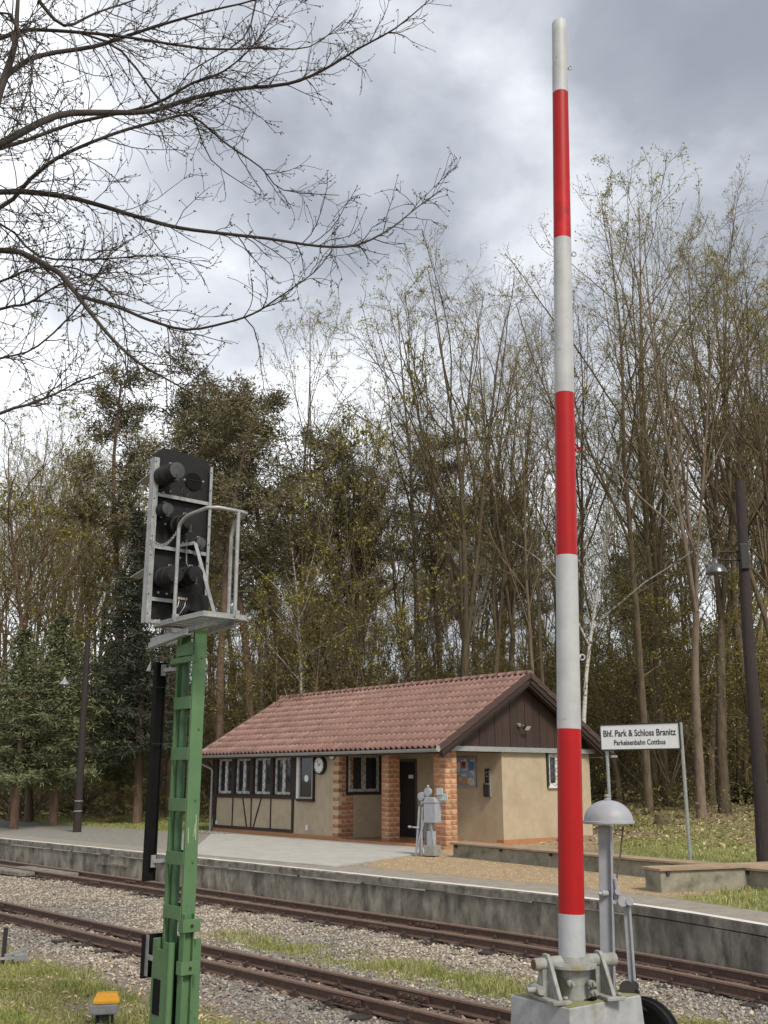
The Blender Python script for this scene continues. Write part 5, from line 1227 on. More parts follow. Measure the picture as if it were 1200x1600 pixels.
def tree_bare(seed, H=20., r=.2, fork=None, limbs=13, lo=.35, spread=.62, l1=8, l2=6, l3=4, bud=.5, budm=0, lean=.0, clear=.2):
    """upright broadleaf tree in early spring"""
    rng = np.random.default_rng(seed); wood = TB(); tw = TB(); tips = []
    axes = []
    P, RR = grow(rng, (0, 0, -.3), (lean, 0, 1), H * (fork[0] if fork else .97), r, 12, .025, .02, .62 if fork else .12)
    P[0] = (0, 0, -.3); RR2 = RR.copy(); RR2[0] *= 1.35; wood.tube(P, RR2, 9); 
    if fork:
        for i in range(fork[1]):
            az = i * 2 * math.pi / fork[1] + rng.uniform(-.4, .4); dd = (math.cos(az) * fork[2], math.sin(az) * fork[2], 1)
            L_ = (H - P[-1][2]) * rng.uniform(.85, 1.03); Q, QR = grow(rng, P[-1], dd, L_, RR[-1] * rng.uniform(.6, .8), 10, .035, .045, .12); wood.tube(Q, QR, 7); axes.append((Q, QR, .15))
        axes.append((P, RR, 1.2))
    else: axes.append((P, RR, lo))
    def along(Q, QR, f): x = f * (len(Q) - 1); i = min(int(x), len(Q) - 2); t = x - i; d = Q[i + 1] - Q[i]; return Q[i] * (1 - t) + Q[i + 1] * t, QR[i] * (1 - t) + QR[i + 1] * t, d / np.linalg.norm(d)
    nl = limbs
    for Q, QR, lo_ in axes:
        if lo_ > 1: continue
        AL = np.linalg.norm(Q[-1] - Q[0]); n_ = nl if not fork else max(4, int(nl / fork[1]) + 2)
        for i in range(n_):
            f = lo_ + (1 - lo_) * ((i + rng.random() * .8) / n_) ; f = min(f, .98)
            p, rr, t = along(Q, QR, f); L_ = AL * (.42 * (1 - f) ** .6 + .08) * rng.uniform(.75, 1.25) * (1 if not fork else 1.1)
            d = perp_dir(rng, t, spread * rng.uniform(.7, 1.35), i * 2.4 + rng.uniform(-.5, .5)); B, BR = grow(rng, p, d, L_, rr * .62, 7, .085, .05, .28); wood.tube(B, BR, 5)
            for j in range(l1):
                g = .18 + .8 * (j + rng.random()) / l1; g = min(g, .98); p2, r2, t2 = along(B, BR, g); d2 = perp_dir(rng, t2, rng.uniform(.4, .9), rng.uniform(0, 6.28)); L2 = L_ * (.55 * (1 - g) + .16) * rng.uniform(.4, 1.3)
                C2, CR = grow(rng, p2, d2, L2, max(r2 * .55, .011), 4, .15, .05, .4); tw.tube(C2, CR, 3)
                for m in range(l2):
                    h = .15 + .83 * (m + rng.random()) / l2; h = min(h, .98); p3, r3, t3 = along(C2, CR, h); d3 = perp_dir(rng, t3, rng.uniform(.4, .95), rng.uniform(0, 6.28)); L3 = L2 * rng.uniform(.3, .55) * (1.2 - h * .5)
                    E_, ER = grow(rng, p3, d3, L3, max(r3 * .6, .0065), 2, .12, .08, .5); tw.tube(E_, ER, 3); tips.append(E_[-1]); tips.append(E_[1])
                    for o in range(l3):
                        p4 = E_[1] * (1 - o / l3) + E_[2] * (o / l3) ; d4 = perp_dir(rng, t3, rng.uniform(.4, 1.), rng.uniform(0, 6.28)); e4 = p4 + d4 * L3 * rng.uniform(.25, .55)
                        tw.tube([p4, e4], [.006, .004], 3); tips.append(e4)
    # epicormic twigs low on the stem
    for i in range(int(40 * clear)):
        f = rng.uniform(.12, .6); p, rr, t = along(P, RR, f); d = perp_dir(rng, t, rng.uniform(.8, 1.4), rng.uniform(0, 6.28)); B, BR = grow(rng, p, d, rng.uniform(.8, 2.6), .02, 4, .12, .03, .3); tw.tube(B, BR, 3)
        for j in range(7): p2, r2, t2 = along(B, BR, rng.uniform(.2, .98)); e = p2 + perp_dir(rng, t2, .8, rng.uniform(0, 6.28)) * rng.uniform(.2, .7); tw.tube([p2, e], [.008, .004], 3); tips.append(e)
    WV, WF = wood.arr(); TV, TF = tw.arr(); tips = np.array(tips)
    k = rng.random(len(tips)) < bud; T_ = tips[k]; T_ = np.concatenate([T_ + rng.normal(size=T_.shape) * .04, T_ + rng.normal(size=T_.shape) * .09]); LV, LF = leaf_quads(T_, rng.uniform(.022, .055, len(T_)), rng)
    return (WV, WF), (np.concatenate([TV, LV]), np.concatenate([TF, LF + len(TV)]), np.concatenate([np.zeros(len(TF), int), np.ones(len(LF), int)]))
def clumps(rng, C_, n, R_, s, up=.25):
    """needle sprays: n slivers round every centre"""
    m = len(C_); D = rng.normal(size=(m, n, 3)); D[..., 2] = D[..., 2] * .7 + up; D /= np.linalg.norm(D, axis=2)[..., None]
    c = C_[:, None] + D * R_ * rng.random((m, n, 1)) ** .5 * .8; e = c + D * s * rng.uniform(.6, 1.3, (m, n, 1)); w = np.cross(D, rng.normal(size=(m, n, 3))); w /= np.linalg.norm(w, axis=2)[..., None]
    w *= s * .14; V = np.stack([c - w, c + w, e + w * .5, e - w * .5], 2).reshape(-1, 3); return V, np.arange(len(V)).reshape(-1, 4)
def tree_pine(seed, H=18., r=.22, lo=.55, limbs=34, dens=1.):
    rng = np.random.default_rng(seed); wood = TB(); P, RR = grow(rng, (0, 0, -.3), (0, 0, 1), H * .96, r, 12, .03, .02, .2); RR[0] *= 1.2; wood.tube(P, RR, 9); cs = []; tw = TB()
    for i in range(limbs):
        f = lo + (1 - lo) * (i + rng.random() * .6) / limbs; f = min(f, .985); x = f * 12; a = min(int(x), 11); p = P[a] * (1 - x + a) + P[a + 1] * (x - a)
        shape = math.sin(min(1, (f - lo) / (1 - lo) + .22) * math.pi * .86) ** .7
        L_ = H * .20 * shape * rng.uniform(.55, 1.25); az = rng.uniform(0, 6.28); B, BR = grow(rng, p, (math.cos(az), math.sin(az), rng.uniform(-.05, .7)), L_, r * .28 * (1.15 - f), 6, .12, .07, .25); wood.tube(B, BR, 5)
        for j in range(8):
            g = .3 + .7 * (j + rng.random()) / 8; y = min(g, .98) * 6; b = min(int(y), 5); p2 = B[b] * (1 - y + b) + B[b + 1] * (y - b); d = rng.normal(size=3); d[2] = abs(d[2]) * .6; d /= np.linalg.norm(d); L2 = L_ * rng.uniform(.15, .38)
            C2, CR = grow(rng, p2, d, L2, .018, 3, .12, .08, .4); tw.tube(C2, CR, 3)
            for t in C2[1:]: cs.append(t + rng.normal(size=3) * .08); cs.append(t + rng.normal(size=3) * .22)
    # dead snags below the crown
    for i in range(26):
        f = rng.uniform(.2, lo + .08); x = f * 12; a = int(x); p = P[a] * (1 - x + a) + P[a + 1] * (x - a); az = rng.uniform(0, 6.28); B, BR = grow(rng, p, (math.cos(az), math.sin(az), rng.uniform(-.3, .3)), rng.uniform(.6, 2.8), .022, 4, .15, -.02, .2); tw.tube(B, BR, 3)
        for j in range(4): e = B[1 + j % 3 + 1] + rng.normal(size=3) * .35; tw.tube([B[1 + j % 3 + 1], e], [.009, .004], 3)
    cs = np.array(cs); NV, NF = clumps(rng, cs, int(9 * dens), .25, .16); WV, WF = wood.arr(); TV, TF = tw.arr()
    return (WV, WF), (np.concatenate([TV, NV]), np.concatenate([TF, NF + len(TV)]), np.concatenate([np.zeros(len(TF), int), np.ones(len(NF), int)]))
def tree_spruce(seed, H=12., r=.16, base=.06, R0=2.6, whorls=34, loose=0.):
    rng = np.random.default_rng(seed); wood = TB(); P, RR = grow(rng, (0, 0, -.3), (0, 0, 1), H, r, 10, .01, .02, .08); wood.tube(P, RR, 8); tw = TB(); cs = []
    for i in range(whorls):
        f = base + (1 - base) * (i + .5) / whorls; z = f * H
        for j in range(7):
            az = rng.uniform(0, 6.28); L_ = R0 * (1 - (f - base) / (1 - base)) ** .75 * rng.uniform(.55, 1.15 + loose) + .12; x = f * 10; a = min(int(x), 9); p = P[a] * (1 - x + a) + P[a + 1] * (x - a)
            B, BR = grow(rng, p, (math.cos(az), math.sin(az), .22), L_, .022, 5, .05, -.05, .3); tw.tube(B, BR, 3)
            n = max(3, int(L_ * 6.5)); 
            for m in range(n):
                g = .15 + .85 * m / n; y = g * 5; b = min(int(y), 4); c = B[b] * (1 - y + b) + B[b + 1] * (y - b); side = rng.uniform(-1, 1) * .38 * L_ * (1.1 - g); cs.append(c + np.array([-math.sin(az) * side, math.cos(az) * side, -abs(side) * .35 + rng.normal() * .05]))
    cs = np.array(cs); NV, NF = clumps(rng, cs, 9, .15, .16, up=-.25); WV, WF = wood.arr(); TV, TF = tw.arr(); print('spruce', len(cs))
    return (WV, WF), (np.concatenate([TV, NV]), np.concatenate([TF, NF + len(TV)]), np.concatenate([np.zeros(len(TF), int), np.ones(len(NF), int)]))
PROTO = {}
def proto(name, data, bark, twig, leaf, H):
    (WV, WF), (CV, CF, CM) = data
    t = np_mesh('trunk', WV, WF, bark, smooth=True); c = np_mesh('crown', CV, CF, [twig, leaf], mi=CM)
    H = float(np.percentile(CV[:, 2], 99.7)) if not name.startswith('bush') else H
    PROTO[name] = (t.data, c.data, H); bpy.data.objects.remove(t); bpy.data.objects.remove(c); print('proto', name, len(WF) * 2 + len(CF) * 2)
def plant(kind, name, x, y, h, label, group=None, rz=None, sxy=1., lean=(0, 0), z=None, bark=None):
    td, cd, H = PROTO[kind]; z = float(z_back(np.array(x), np.array(y))) if z is None else z
    o = thing(name, label, 'tree' if name != 'shrub' else 'shrub', (x, y, z), R.uniform(0, 6.28) if rz is None else rz, group); s = h / H; o.scale = (s * sxy, s * sxy, s); o.rotation_euler[0] = lean[0]; o.rotation_euler[1] = lean[1]
    for nm, d in (('trunk', td), ('crown', cd)):
        q = bpy.data.objects.new(nm, d); C.objects.link(q); q.parent = o
        if nm == 'trunk' and bark: q.material_slots[0].link = 'OBJECT'; q.material_slots[0].material = bark
    return o
def build_protos():
    proto('slim_a', tree_bare(1, 20, .13, None, 14, .42, .5, 5, 4, 2, .8), BARK, TWIG, BUD, 20)
    proto('slim_b', tree_bare(2, 20, .11, None, 14, .36, .48, 5, 4, 2, 1., clear=1.), BARK, TWIG, BUD_G, 20)
    proto('slim_c', tree_bare(3, 20, .14, (.45, 2, .12), 15, .3, .48, 5, 4, 2, .8, clear=.6), BARK, TWIG, BUD, 20)
    proto('fork_a', tree_bare(4, 24, .27, (.30, 4, .15), 24, .25, .46, 6, 4, 2, .8), BARK, TWIG, BUD, 24)
    proto('fork_b', tree_bare(5, 24, .25, (.34, 3, .11), 22, .25, .46, 6, 4, 2, .8), BARK, TWIG, BUD, 24)
    proto('birch', tree_bare(6, 20, .13, None, 18, .35, .6, 6, 5, 3, .7), BARK_B, TWIG, BUD_G, 20)
    proto('bushy', tree_bare(8, 8, .06, (.12, 4, .45), 22, .1, .7, 6, 5, 3, .6, clear=1.), BARK, TWIG, BUD_Y, 8)
    proto('under', tree_bare(9, 7, .06, (.10, 4, .45), 24, .1, .9, 6, 5, 2, .8, clear=1.5), BARK, TWIG, BUD, 7)
    proto('pine_a', tree_pine(21, 18, .22, .5, 36), BARK_P, TWIG, NEEDLE_P, 18)
    proto('pine_b', tree_pine(22, 18, .20, .60, 28), BARK_P, TWIG, NEEDLE_P, 18)
    proto('spruce', tree_spruce(31, 13, .18, .22, 2.3, 38), BARK_P, TWIG, NEEDLE_S, 13)
    proto('conifer', tree_spruce(32, 9, .16, .22, 2.2, 26, .5), BARK_P, TWIG, NEEDLE_C, 9)
build_protos()
def skyline(px):
    """row of the tree tops in the photo at column px"""
    return np.interp(px, [-200, 0, 140, 250, 380, 520, 570, 640, 760, 830, 860, 930, 970, 1010, 1100, 1200, 1400], [600, 610, 590, 590, 560, 560, 450, 400, 380, 430, 430, 450, 420, 300, 290, 310, 330])
def tan_el(py): return math.tan(PITCH + math.atan((800 - py) / F_PX))
def at_px(px, Y): return (px - 600) / 1643 * Y, Y
def build_forest():
    # trees the photo shows singly: (kind, name, column, depth, top row, label, options)
    S = [
     ('fork_a', 'broadleaf_tree', 722, 40, 372, 'tall bare tree forking into a fan of limbs behind the station roof ridge', dict(rz=.4, sxy=1.05)),
     ('slim_b', 'broadleaf_tree', 655, 42, 385, 'bare tree with golden catkin clusters left of the forked tree above the roof', dict()),
     ('fork_b', 'broadleaf_tree', 800, 44, 430, 'bare tree with a narrow vase crown just left of the barrier boom', dict(sxy=.8)),
     ('fork_a', 'broadleaf_tree', 905, 43, 425, 'bare many-stemmed tree seen just right of the barrier boom', dict(rz=2.2, sxy=.8)),
     ('fork_b', 'broadleaf_tree', 1092, 34, 290, 'tall pale barked tree with pinkish lower trunk beside the station sign', dict(rz=1., bark=BARK_L, lean=(0, .03), sxy=.8)),
     ('fork_b', 'broadleaf_tree', 1128, 36, 320, 'pale barked tree crossing close behind the pinkish trunk by the leaning pole', dict(rz=3.4, lean=(0, -.03))),
     ('fork_a', 'broadleaf_tree', 1188, 40, 300, 'dark forked tree standing just behind the leaning wooden lamp post', dict(rz=5., sxy=.9)),
     ('slim_a', 'broadleaf_tree', 1010, 37, 300, 'straight dark trunk behind the station sign reaching the top of the wood', dict()),
     ('slim_b', 'broadleaf_tree', 1040, 41, 280, 'slender tree whose fine tip stands highest above the station sign', dict()),
     ('slim_c', 'broadleaf_tree', 560, 43, 450, 'thin leafy tree with an open light crown left of the roof ridge end', dict()),
     ('birch', 'birch_tree', 690, 46, 700, 'white barked birch stem between darker trunks above the roof', dict()),
     ('pine_a', 'pine_tree', 445, 44, 566, 'tallest dark pine with a dense crown right of the signal head', dict()),
     ('pine_b', 'pine_tree', 520, 48, 650, 'dark pine with a flat crown touching the open leafy tree', dict(sxy=.85)),
     ('pine_a', 'pine_tree', 395, 42, 600, 'broad dark pine close to the signal railing', dict(rz=2.)),
     ('pine_b', 'pine_tree', 345, 40, 620, 'pine with reddish bare trunk directly right of the signal head', dict()),
     ('pine_a', 'pine_tree', 270, 45, 590, 'dark pine rising straight behind the top of the signal head', dict(rz=4.)),
     ('pine_b', 'pine_tree', 190, 47, 600, 'thin pine with sparse crown left of the signal head', dict(rz=1.)),
     ('pine_b', 'pine_tree', 700, 50, 690, 'green pine crown seen through the forked tree', dict()),
     ('pine_b', 'pine_tree', 1175, 60, 640, 'distant pine crown behind the leaning wooden pole', dict()),
     ('spruce', 'spruce_tree', 218, 40, 800, 'very dark spruce with drooping boughs left of the green mast', dict(sxy=1.15)),
     ('conifer', 'conifer_tree', 88, 39, 965, 'bushy green conifer beside the far wooden pole', dict(sxy=1.3)),
     ('conifer', 'conifer_tree', 28, 37, 985, 'bushy green conifer cut off by the left edge', dict(sxy=1.3, rz=2.)),
     ('conifer', 'conifer_tree', 165, 45, 1010, 'low dark green conifer behind the far wooden pole', dict(sxy=1.1, rz=4.)),
     ('bushy', 'broadleaf_tree', 590, 41, 640, 'yellow green budding tree in the middle of the wood', dict(sxy=.8)),
     ('bushy', 'broadleaf_tree', 440, 38, 900, 'low yellow budding tree reaching towards the signal railing', dict()),
     ('bushy', 'broadleaf_tree', 30, 45, 760, 'yellow budding tree at the far left behind the green conifers', dict()),
     ('bushy', 'broadleaf_tree', 130, 48, 800, 'yellow budding tree left of the very dark spruce', dict()),
     ('under', 'shrub', 172, 40.5, 1215, 'low green shrub under the trees right of the far wooden pole', dict(sxy=2.2)),
     ('slim_b', 'broadleaf_tree', 22, 43, 620, 'bare tree with reddish foot at the left edge of the wood', dict(bark=BARK_P)),
     ('slim_a', 'broadleaf_tree', 52, 42, 640, 'stout reddish trunk between the two green conifers', dict(bark=BARK_P, sxy=1.5)),
    ]
    spots = []
    for kind, name, px, Y, row, label, opt in S:
        x, y = at_px(px, Y); h = CAM_H + Y * tan_el(row) - float(z_back(np.array(x), np.array(y))); spots.append((x, y)); o = dict(opt); o.setdefault('lean', (R.uniform(-.02, .02), R.uniform(-.02, .02)))
        plant(kind, name, x, y, h, label, {'broadleaf_tree': 'broadleaf trees of the wood', 'pine_tree': 'pines of the wood'}.get(name), **o)
    n = 0; rr = random.Random(5); tries = 0; front = []
    kinds = ['slim_a'] * 5 + ['slim_b'] * 4 + ['slim_c'] * 4 + ['fork_b'] * 2 + ['fork_a'] + ['pine_b'] * 2 + ['pine_a'] + ['birch']
    while n < 182 and tries < 9000:
        tries += 1; px = rr.uniform(-130, 1330); Y = 35 + 50 * rr.random() ** 1.2; x, y = at_px(px, Y)
        if px < 330 and Y < 43: continue
        u, q = to_uq(x, y); hs = (x - OH[0]) * HS[0] + (y - OH[1]) * HS[1]; ht = (x - OH[0]) * HT[0] + (y - OH[1]) * HT[1]
        if q - float(q_edge(u)) < 11 or (-13 < hs < 3 and ht < 9.5): continue
        if any((x - a) ** 2 + (y - b) ** 2 < (1.5 if Y < 60 else 1.1) ** 2 for a, b in spots): continue
        kd = rr.choice(kinds)
        if px < 170 and rr.random() < .6: kd = rr.choice(['slim_a', 'slim_b', 'slim_c'])
        if 150 < px < 540 and rr.random() < .12: kd = rr.choice(['pine_a', 'pine_b'])
        if px > 850 and kd.startswith('pine') and rr.random() < .8: kd = 'slim_b'
        gz_ = float(z_back(np.array(x), np.array(y))); row = float(skyline(px)) + (12 if px < 860 else 55) + (rr.uniform(0, 150) if Y < 48 or px < 170 else rr.uniform(110, 470))
        if kd.startswith('pine') and px > 540: row = max(row, 690 + rr.uniform(0, 150))
        h = min(CAM_H + Y * tan_el(row) - gz_, rr.uniform(21, 29) if not kd.startswith('pine') else 23)
        far = Y > 56
        if kd.startswith('pine'): nm, lb, gp = 'pine_tree', ('dark pine deep in the wood, crowded by other trunks' if far else 'dark pine standing among the front trees of the wood'), ('pines deep in the wood' if far else 'pines near the front of the wood')
        elif kd == 'birch': nm, lb, gp = 'birch_tree', 'thin white barked birch among the brown trunks of the wood', 'birches in the wood'
        else: nm, lb, gp = 'broadleaf_tree', ('slender bare brown tree deep in the wood behind the station' if far else 'slender bare tree with tiny new leaves near the front of the wood'), ('bare trees deep in the wood' if far else 'bare trees near the front of the wood')
        front.append((px, plant(kd, nm, x, y, h, lb, gp, sxy=rr.uniform(.75, 1.05), lean=(rr.uniform(-.035, .035), rr.uniform(-.035, .035))))); spots.append((x, y)); n += 1
    # tell the front trees apart by what they stand behind, counted from the left
    ORD = ['first', 'second', 'third', 'fourth', 'fifth', 'sixth', 'seventh', 'eighth', 'ninth', 'tenth', 'eleventh', 'twelfth', 'thirteenth', 'fourteenth', 'fifteenth', 'sixteenth', 'seventeenth', 'eighteenth', 'nineteenth', 'twentieth']
    bands = [(-999, 225, 'left of the green signal mast'), (225, 430, 'between signal mast and roof ridge'), (430, 640, 'above the left half of the roof'), (640, 865, 'above the right half of the roof'), (865, 1065, 'between barrier boom and sign post'), (1065, 9999, 'around the leaning lamp post')]
    for gname in ('bare trees near the front of the wood', 'pines near the front of the wood', 'birches in the wood'):
        for a, b, where in bands:
            L_ = sorted([(p, o) for p, o in front if a <= p < b and o['group'] == gname], key=lambda t: t[0])
            for i, (p, o) in enumerate(L_):
                kindw = {'b': 'bare front tree', 'p': 'dark front pine'}[gname[0]] if not gname.startswith('bir') else 'thin white birch'
                o['label'] = f'{ORD[min(i, 19)]} {kindw} from the left, {where}'
    m = 0; tries = 0
    while m < 92 and tries < 4000:
        tries += 1; px = rr.uniform(-120, 1320); Y = rr.uniform(38, 78); x, y = at_px(px, Y); u, q = to_uq(x, y); hs = (x - OH[0]) * HS[0] + (y - OH[1]) * HS[1]; ht = (x - OH[0]) * HT[0] + (y - OH[1]) * HT[1]
        if q - float(q_edge(u)) < 12.5 or (-13 < hs < 4 and ht < 11): continue
        if px < 330 and Y < 46: continue
        kd = rr.choice(['under', 'under', 'bushy']); plant(kd, 'sapling', x, y, rr.uniform(3.5, 10.) * (1 if px < 900 else .9), 'spreading bare sapling with small yellow green buds under the taller trees', 'saplings under the trees', sxy=rr.uniform(.9, 1.5)); m += 1
    print('trees', n, 'saplings', m)
build_forest()
def build_undergrowth():
    """dense far brush at the back of the wood"""
    rng = np.random.default_rng(77); n = 42000
    px = rng.uniform(-150, 1350, n); Y = rng.uniform(60, 100, n); x = (px - 600) / 1643 * Y; y = Y; z0 = z_back(x, y); top = 1.2 + 5.6 * vnoise(x, y, .12, 2) + 2 * vnoise(x, y, .5, 4)
    z = z0 + top * rng.random(n) ** .8; P = np.stack([x, y, z], 1); V, F = leaf_quads(P, rng.uniform(.07, .24, n), rng)
    m = 9000; px = rng.uniform(-150, 1350, m); Y = rng.uniform(58, 100, m); x = (px - 600) / 1643 * Y; z0 = z_back(x, Y); h = rng.uniform(1.5, 9, m); dx = rng.normal(size=m) * .12 * h; w = rng.uniform(.012, .045, m)
    a = np.stack([x - w, Y, z0], 1); b = np.stack([x + w, Y + w * .5, z0], 1); c = np.stack([x + dx + w * .5, Y, z0 + h], 1); d = np.stack([x + dx - w * .5, Y, z0 + h], 1)
    SV = np.stack([a, b, c, d], 1).reshape(-1, 3); SF = np.arange(m * 4).reshape(m, 4) + len(V)
    o = np_mesh('distant_undergrowth', np.concatenate([V, SV]), np.concatenate([F, SF]), [mat('brush_leaf', (.19, .175, .065), (.13, .105, .05), .35, .9, island=.5, trans=True), TWIG], mi=np.concatenate([np.zeros(len(F), int), np.ones(m, int)])); tag(o, kind='stuff')
    # low brush and bramble at the forest edge
    n = 48000; x = rng.uniform(-26, 26, n); y = rng.uniform(30, 58, n); u, q = to_uq(x, y); d = q - q_edge(u); k = ((d > 12) | ((d > 6.2) & (x < -.165 * y))) & (vnoise(x, y, .35, 7) > .42); x, y, d = x[k], y[k], d[k]; z0 = z_back(x, y); hh = .12 + 1.2 * vnoise(x, y, .4, 9) * np.clip((d - 5) / 5, .2, 1); P = np.stack([x, y, z0 + hh * rng.random(len(x))], 1)
    V, F = leaf_quads(P, rng.uniform(.03, .09, len(P)), rng); o = np_mesh('bramble', V, F, mat('bramble_leaf', (.20, .20, .07), (.16, .13, .065), .6, .9, island=.45, trans=True)); tag(o, kind='stuff')
build_undergrowth()

# fallen branches and a stump on the forest floor
def build_deadwood():
    for a, b, r, lb in (((1060, 1300), (1175, 1306), .05, 'pale fallen branch lying on the leaf litter at the right'), ((185, 1266), (238, 1272), .045, 'pale fallen branch under the trees left of the green mast'), ((1120, 1330), (1165, 1318), .03, 'thin fallen stick on the grass by the leaning pole')):
        A = onz(*a, .9); A = onz(*a, float(z_back(np.array(A[0]), np.array(A[1])))); B = onz(*b, A[2]); 
        d = B - A; pts = [Vector((d[0] * t, d[1] * t, r + .03 * math.sin(t * 9))) for t in np.linspace(0, 1, 8)]; q = MB(); q.tube(pts, [r * (1 - .5 * i / 7) for i in range(8)], 7); q.tube([pts[4], pts[4] + Vector((.5, -.2, .25))], [r * .5, r * .2], 5); o = q.build('fallen_branch', mat('dead_wood', (.28, .22, .16), (.19, .15, .11), 6, .9, bump=.3), None); o.location = tuple(A); tag(o, lb, 'branch')
    A = onz(905 + 130, 1288, .85); q = MB(); q.tube([(0, 0, -.1), (0, 0, .25), (0, 0, .3)], [.28, .22, .2], 10); o = q.build('tree_stump', BARK, None); o.location = (A[0], A[1], float(z_back(np.array(A[0]), np.array(A[1])))); tag(o, 'weathered tree stump in the litter behind the station sign', 'tree stump')
build_deadwood()

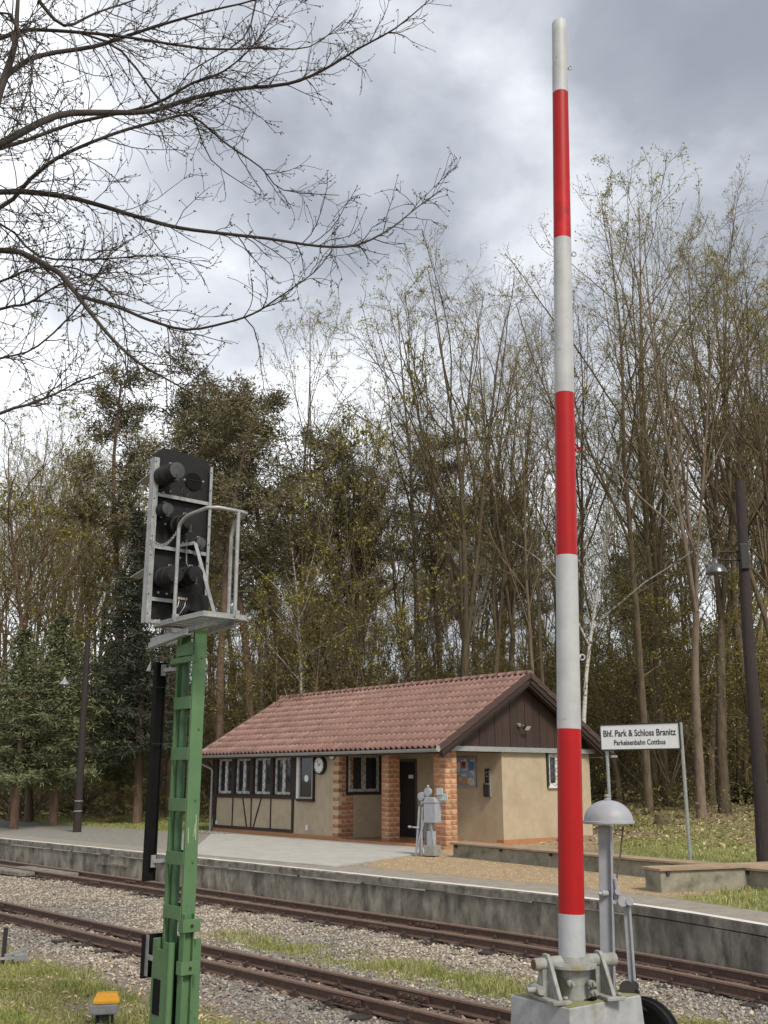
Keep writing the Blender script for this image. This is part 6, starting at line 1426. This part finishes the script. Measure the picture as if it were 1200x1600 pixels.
# ------------------------------------------------------------------ the near tree whose boughs hang over the scene from the left
def build_near_tree():
    rng = np.random.default_rng(5); wood = TB(); tw = TB(); tips = []
    T0 = np.array([-6.6, 9.6, 0.]); k = thing('overhanging_tree', 'near tree at the left whose long bare boughs with tiny buds hang across the sky', 'tree', (T0[0], T0[1], -.1), 0)
    tz = lambda z: np.array([-6.6 + .05 * z, 9.6 + .03 * z, z])
    tr = np.array([tz(z) for z in np.linspace(-.2, 13.5, 16)]); wood.tube(tr - T0 + [0, 0, .1], np.linspace(.30, .07, 16), 14)
    limbs = [
     ([(0,225),(88,181),(160,176),(233,174),(303,153),(373,139),(449,131),(502,111),(560,76),(618,44),(671,0)], 11.0, 14, 3.6),
     ([(0,232),(117,192),(233,166),(300,130),(350,111),(400,66),(440,0)], 11.4, 9, 3.2),
     ([(-30,210),(0,140),(23,70),(28,0),(40,-90)], 9.8, 24, 3.),
     ([(-20,150),(12,117),(58,88),(146,73),(193,58),(245,41),(327,17),(397,0),(460,-30)], 10.4, 13, 3.4),
     ([(0,60),(40,47),(117,50),(198,58),(320,76),(408,75),(484,73),(540,30)], 10.8, 9, 3.4),
     ([(0,300),(88,305),(146,318),(222,341),(280,356),(350,365),(420,373),(502,385),(560,382),(612,356),(648,327),(694,293)], 11.2, 11, 2.9),
     ([(0,324),(47,280),(93,245),(175,210),(245,190),(298,181),(350,222),(408,262),(443,297),(530,305)], 11.8, 8, 2.6),
     ([(0,391),(76,417),(105,440),(137,483),(175,529),(217,567),(267,596),(325,629)], 10.5, 12, 2.1),
     ([(104,440),(125,462),(187,481),(233,500),(292,515),(354,504),(396,490),(432,467),(490,426),(519,391)], 10.7, 9, 2.),
     ([(0,646),(42,633),(83,617),(125,596),(190,570)], 11.0, 7, 1.9),
     ([(0,483),(42,475),(83,450),(130,430),(200,425)], 10.2, 7, 2.2),
     ([(60,0),(100,40),(150,20),(210,0),(280,-30)], 10.2, 9, 3.3),
     ([(0,20),(30,50),(50,110),(48,160),(85,250),(70,330)], 10.0, 5, 3.),
     ([(0,560),(60,540),(130,470),(170,400),(230,360)], 11.3, 5, 2.),
     ([(120,50),(190,80),(260,170),(300,180),(330,250),(400,300)], 11.6, 6, 3.),
     ([(400,0),(380,60),(300,110),(270,150)], 11.5, 5, 3.3),
     ([(0,350),(60,400),(150,405),(250,400),(330,420)], 11.6, 6, 2.3),
     ([(0,440),(50,420),(120,420),(180,470),(200,560),(190,640)], 11.5, 5, 2.2),
    ]
    def to3(px, py, Y): return ondepth(px, py, Y)
    def smooth(P, n=3):
        P = np.array(P, float); out = []
        for i in range(len(P) - 1):
            p0, p1, p2, p3 = P[max(i - 1, 0)], P[i], P[i + 1], P[min(i + 2, len(P) - 1)]
            for j in range(n): t = j / n; out.append(.5 * (2 * p1 + (p2 - p0) * t + (2 * p0 - 5 * p1 + 4 * p2 - p3) * t * t + (3 * p1 - p0 - 3 * p2 + p3) * t ** 3))
        out.append(P[-1]); return np.array(out)
    for li, (pts, Y, wpx, z_un) in enumerate(limbs):
        ph = rng.uniform(0, 6.28); amp = rng.uniform(.3, .8)
        P = [to3(px, py, Y + amp * math.sin(px * .008 + ph) + px * .0022) for px, py in pts]
        r0 = wpx * .42 * Y / F_PX
        if pts[0][0] <= 0:     # carry the bough on to the trunk, outside the frame
            jz = max(3.4, P[0][2] - 1.2); J = tz(jz); P = [J, J * .45 + P[0] * .55 + np.array([0, 0, -.12])] + P; r_start = r0 * 1.35
        else: r_start = r0
        Q = smooth(P); m = len(Q); QR = np.linspace(r_start, max(.005, r0 * .16), m); (wood if wpx > 7 else tw).tube(Q - T0 + [0, 0, .1], QR, 8 if wpx > 7 else 6)
        Ln = np.linalg.norm(np.diff(Q, axis=0), axis=1).sum(); nb = int(Ln * 6)
        for b in range(nb):
            f = rng.uniform(.12, 1); x = f * (m - 1); i = min(int(x), m - 2); p = Q[i] * (1 - x + i) + Q[i + 1] * (x - i); t = Q[i + 1] - Q[i]; t /= np.linalg.norm(t)
            d = perp_dir(rng, t, rng.uniform(.45, 1.0), rng.uniform(0, 6.28)); L_ = rng.uniform(.25, 1.5) * (1.25 - .85 * f) * (.75 if wpx < 7 else 1)
            B, BR = grow(rng, p, d, L_, min(.008, QR[i] * .7), 6, .16, .012, .5); tw.tube(B - T0 + [0, 0, .1], BR, 4)
            for c in range(int(2 + L_ * 5.5)):
                g = rng.uniform(.15, 1); y = g * 6; a = min(int(y), 5); p2 = B[a] * (1 - y + a) + B[a + 1] * (y - a); t2 = B[a + 1] - B[a]; t2 /= np.linalg.norm(t2)
                E_, ER = grow(rng, p2, perp_dir(rng, t2, rng.uniform(.5, 1.), rng.uniform(0, 6.28)), rng.uniform(.06, .38), .0042, 3, .2, .02, .75); tw.tube(E_ - T0 + [0, 0, .1], ER, 3); tips.append(E_[-1]); 
                if rng.random() < .5: tips.append(E_[2])
            tips.append(B[-1])
    WV, WF = wood.arr(); TV, TF = tw.arr(); tips = np.array(tips) - T0 + [0, 0, .1]
    T2 = np.concatenate([tips + rng.normal(size=tips.shape) * .008, tips + rng.normal(size=tips.shape) * .014, tips[rng.random(len(tips)) < .4] + rng.normal(size=3) * .01]); LV, LF = leaf_quads(T2, rng.uniform(.009, .022, len(T2)), rng)
    np_mesh('trunk', WV, WF, TWIG_N, k, smooth=True); np_mesh('crown', np.concatenate([TV, LV]), np.concatenate([TF, LF + len(TV)]), [TWIG_N, mat('near_bud', (.11, .105, .04), (.075, .065, .03), 3, .8, island=.4, trans=True)], k, np.concatenate([np.zeros(len(TF), int), np.ones(len(LF), int)]))
    print('near tree', len(WF) * 2 + len(TF) * 2 + len(LF) * 2)
build_near_tree()
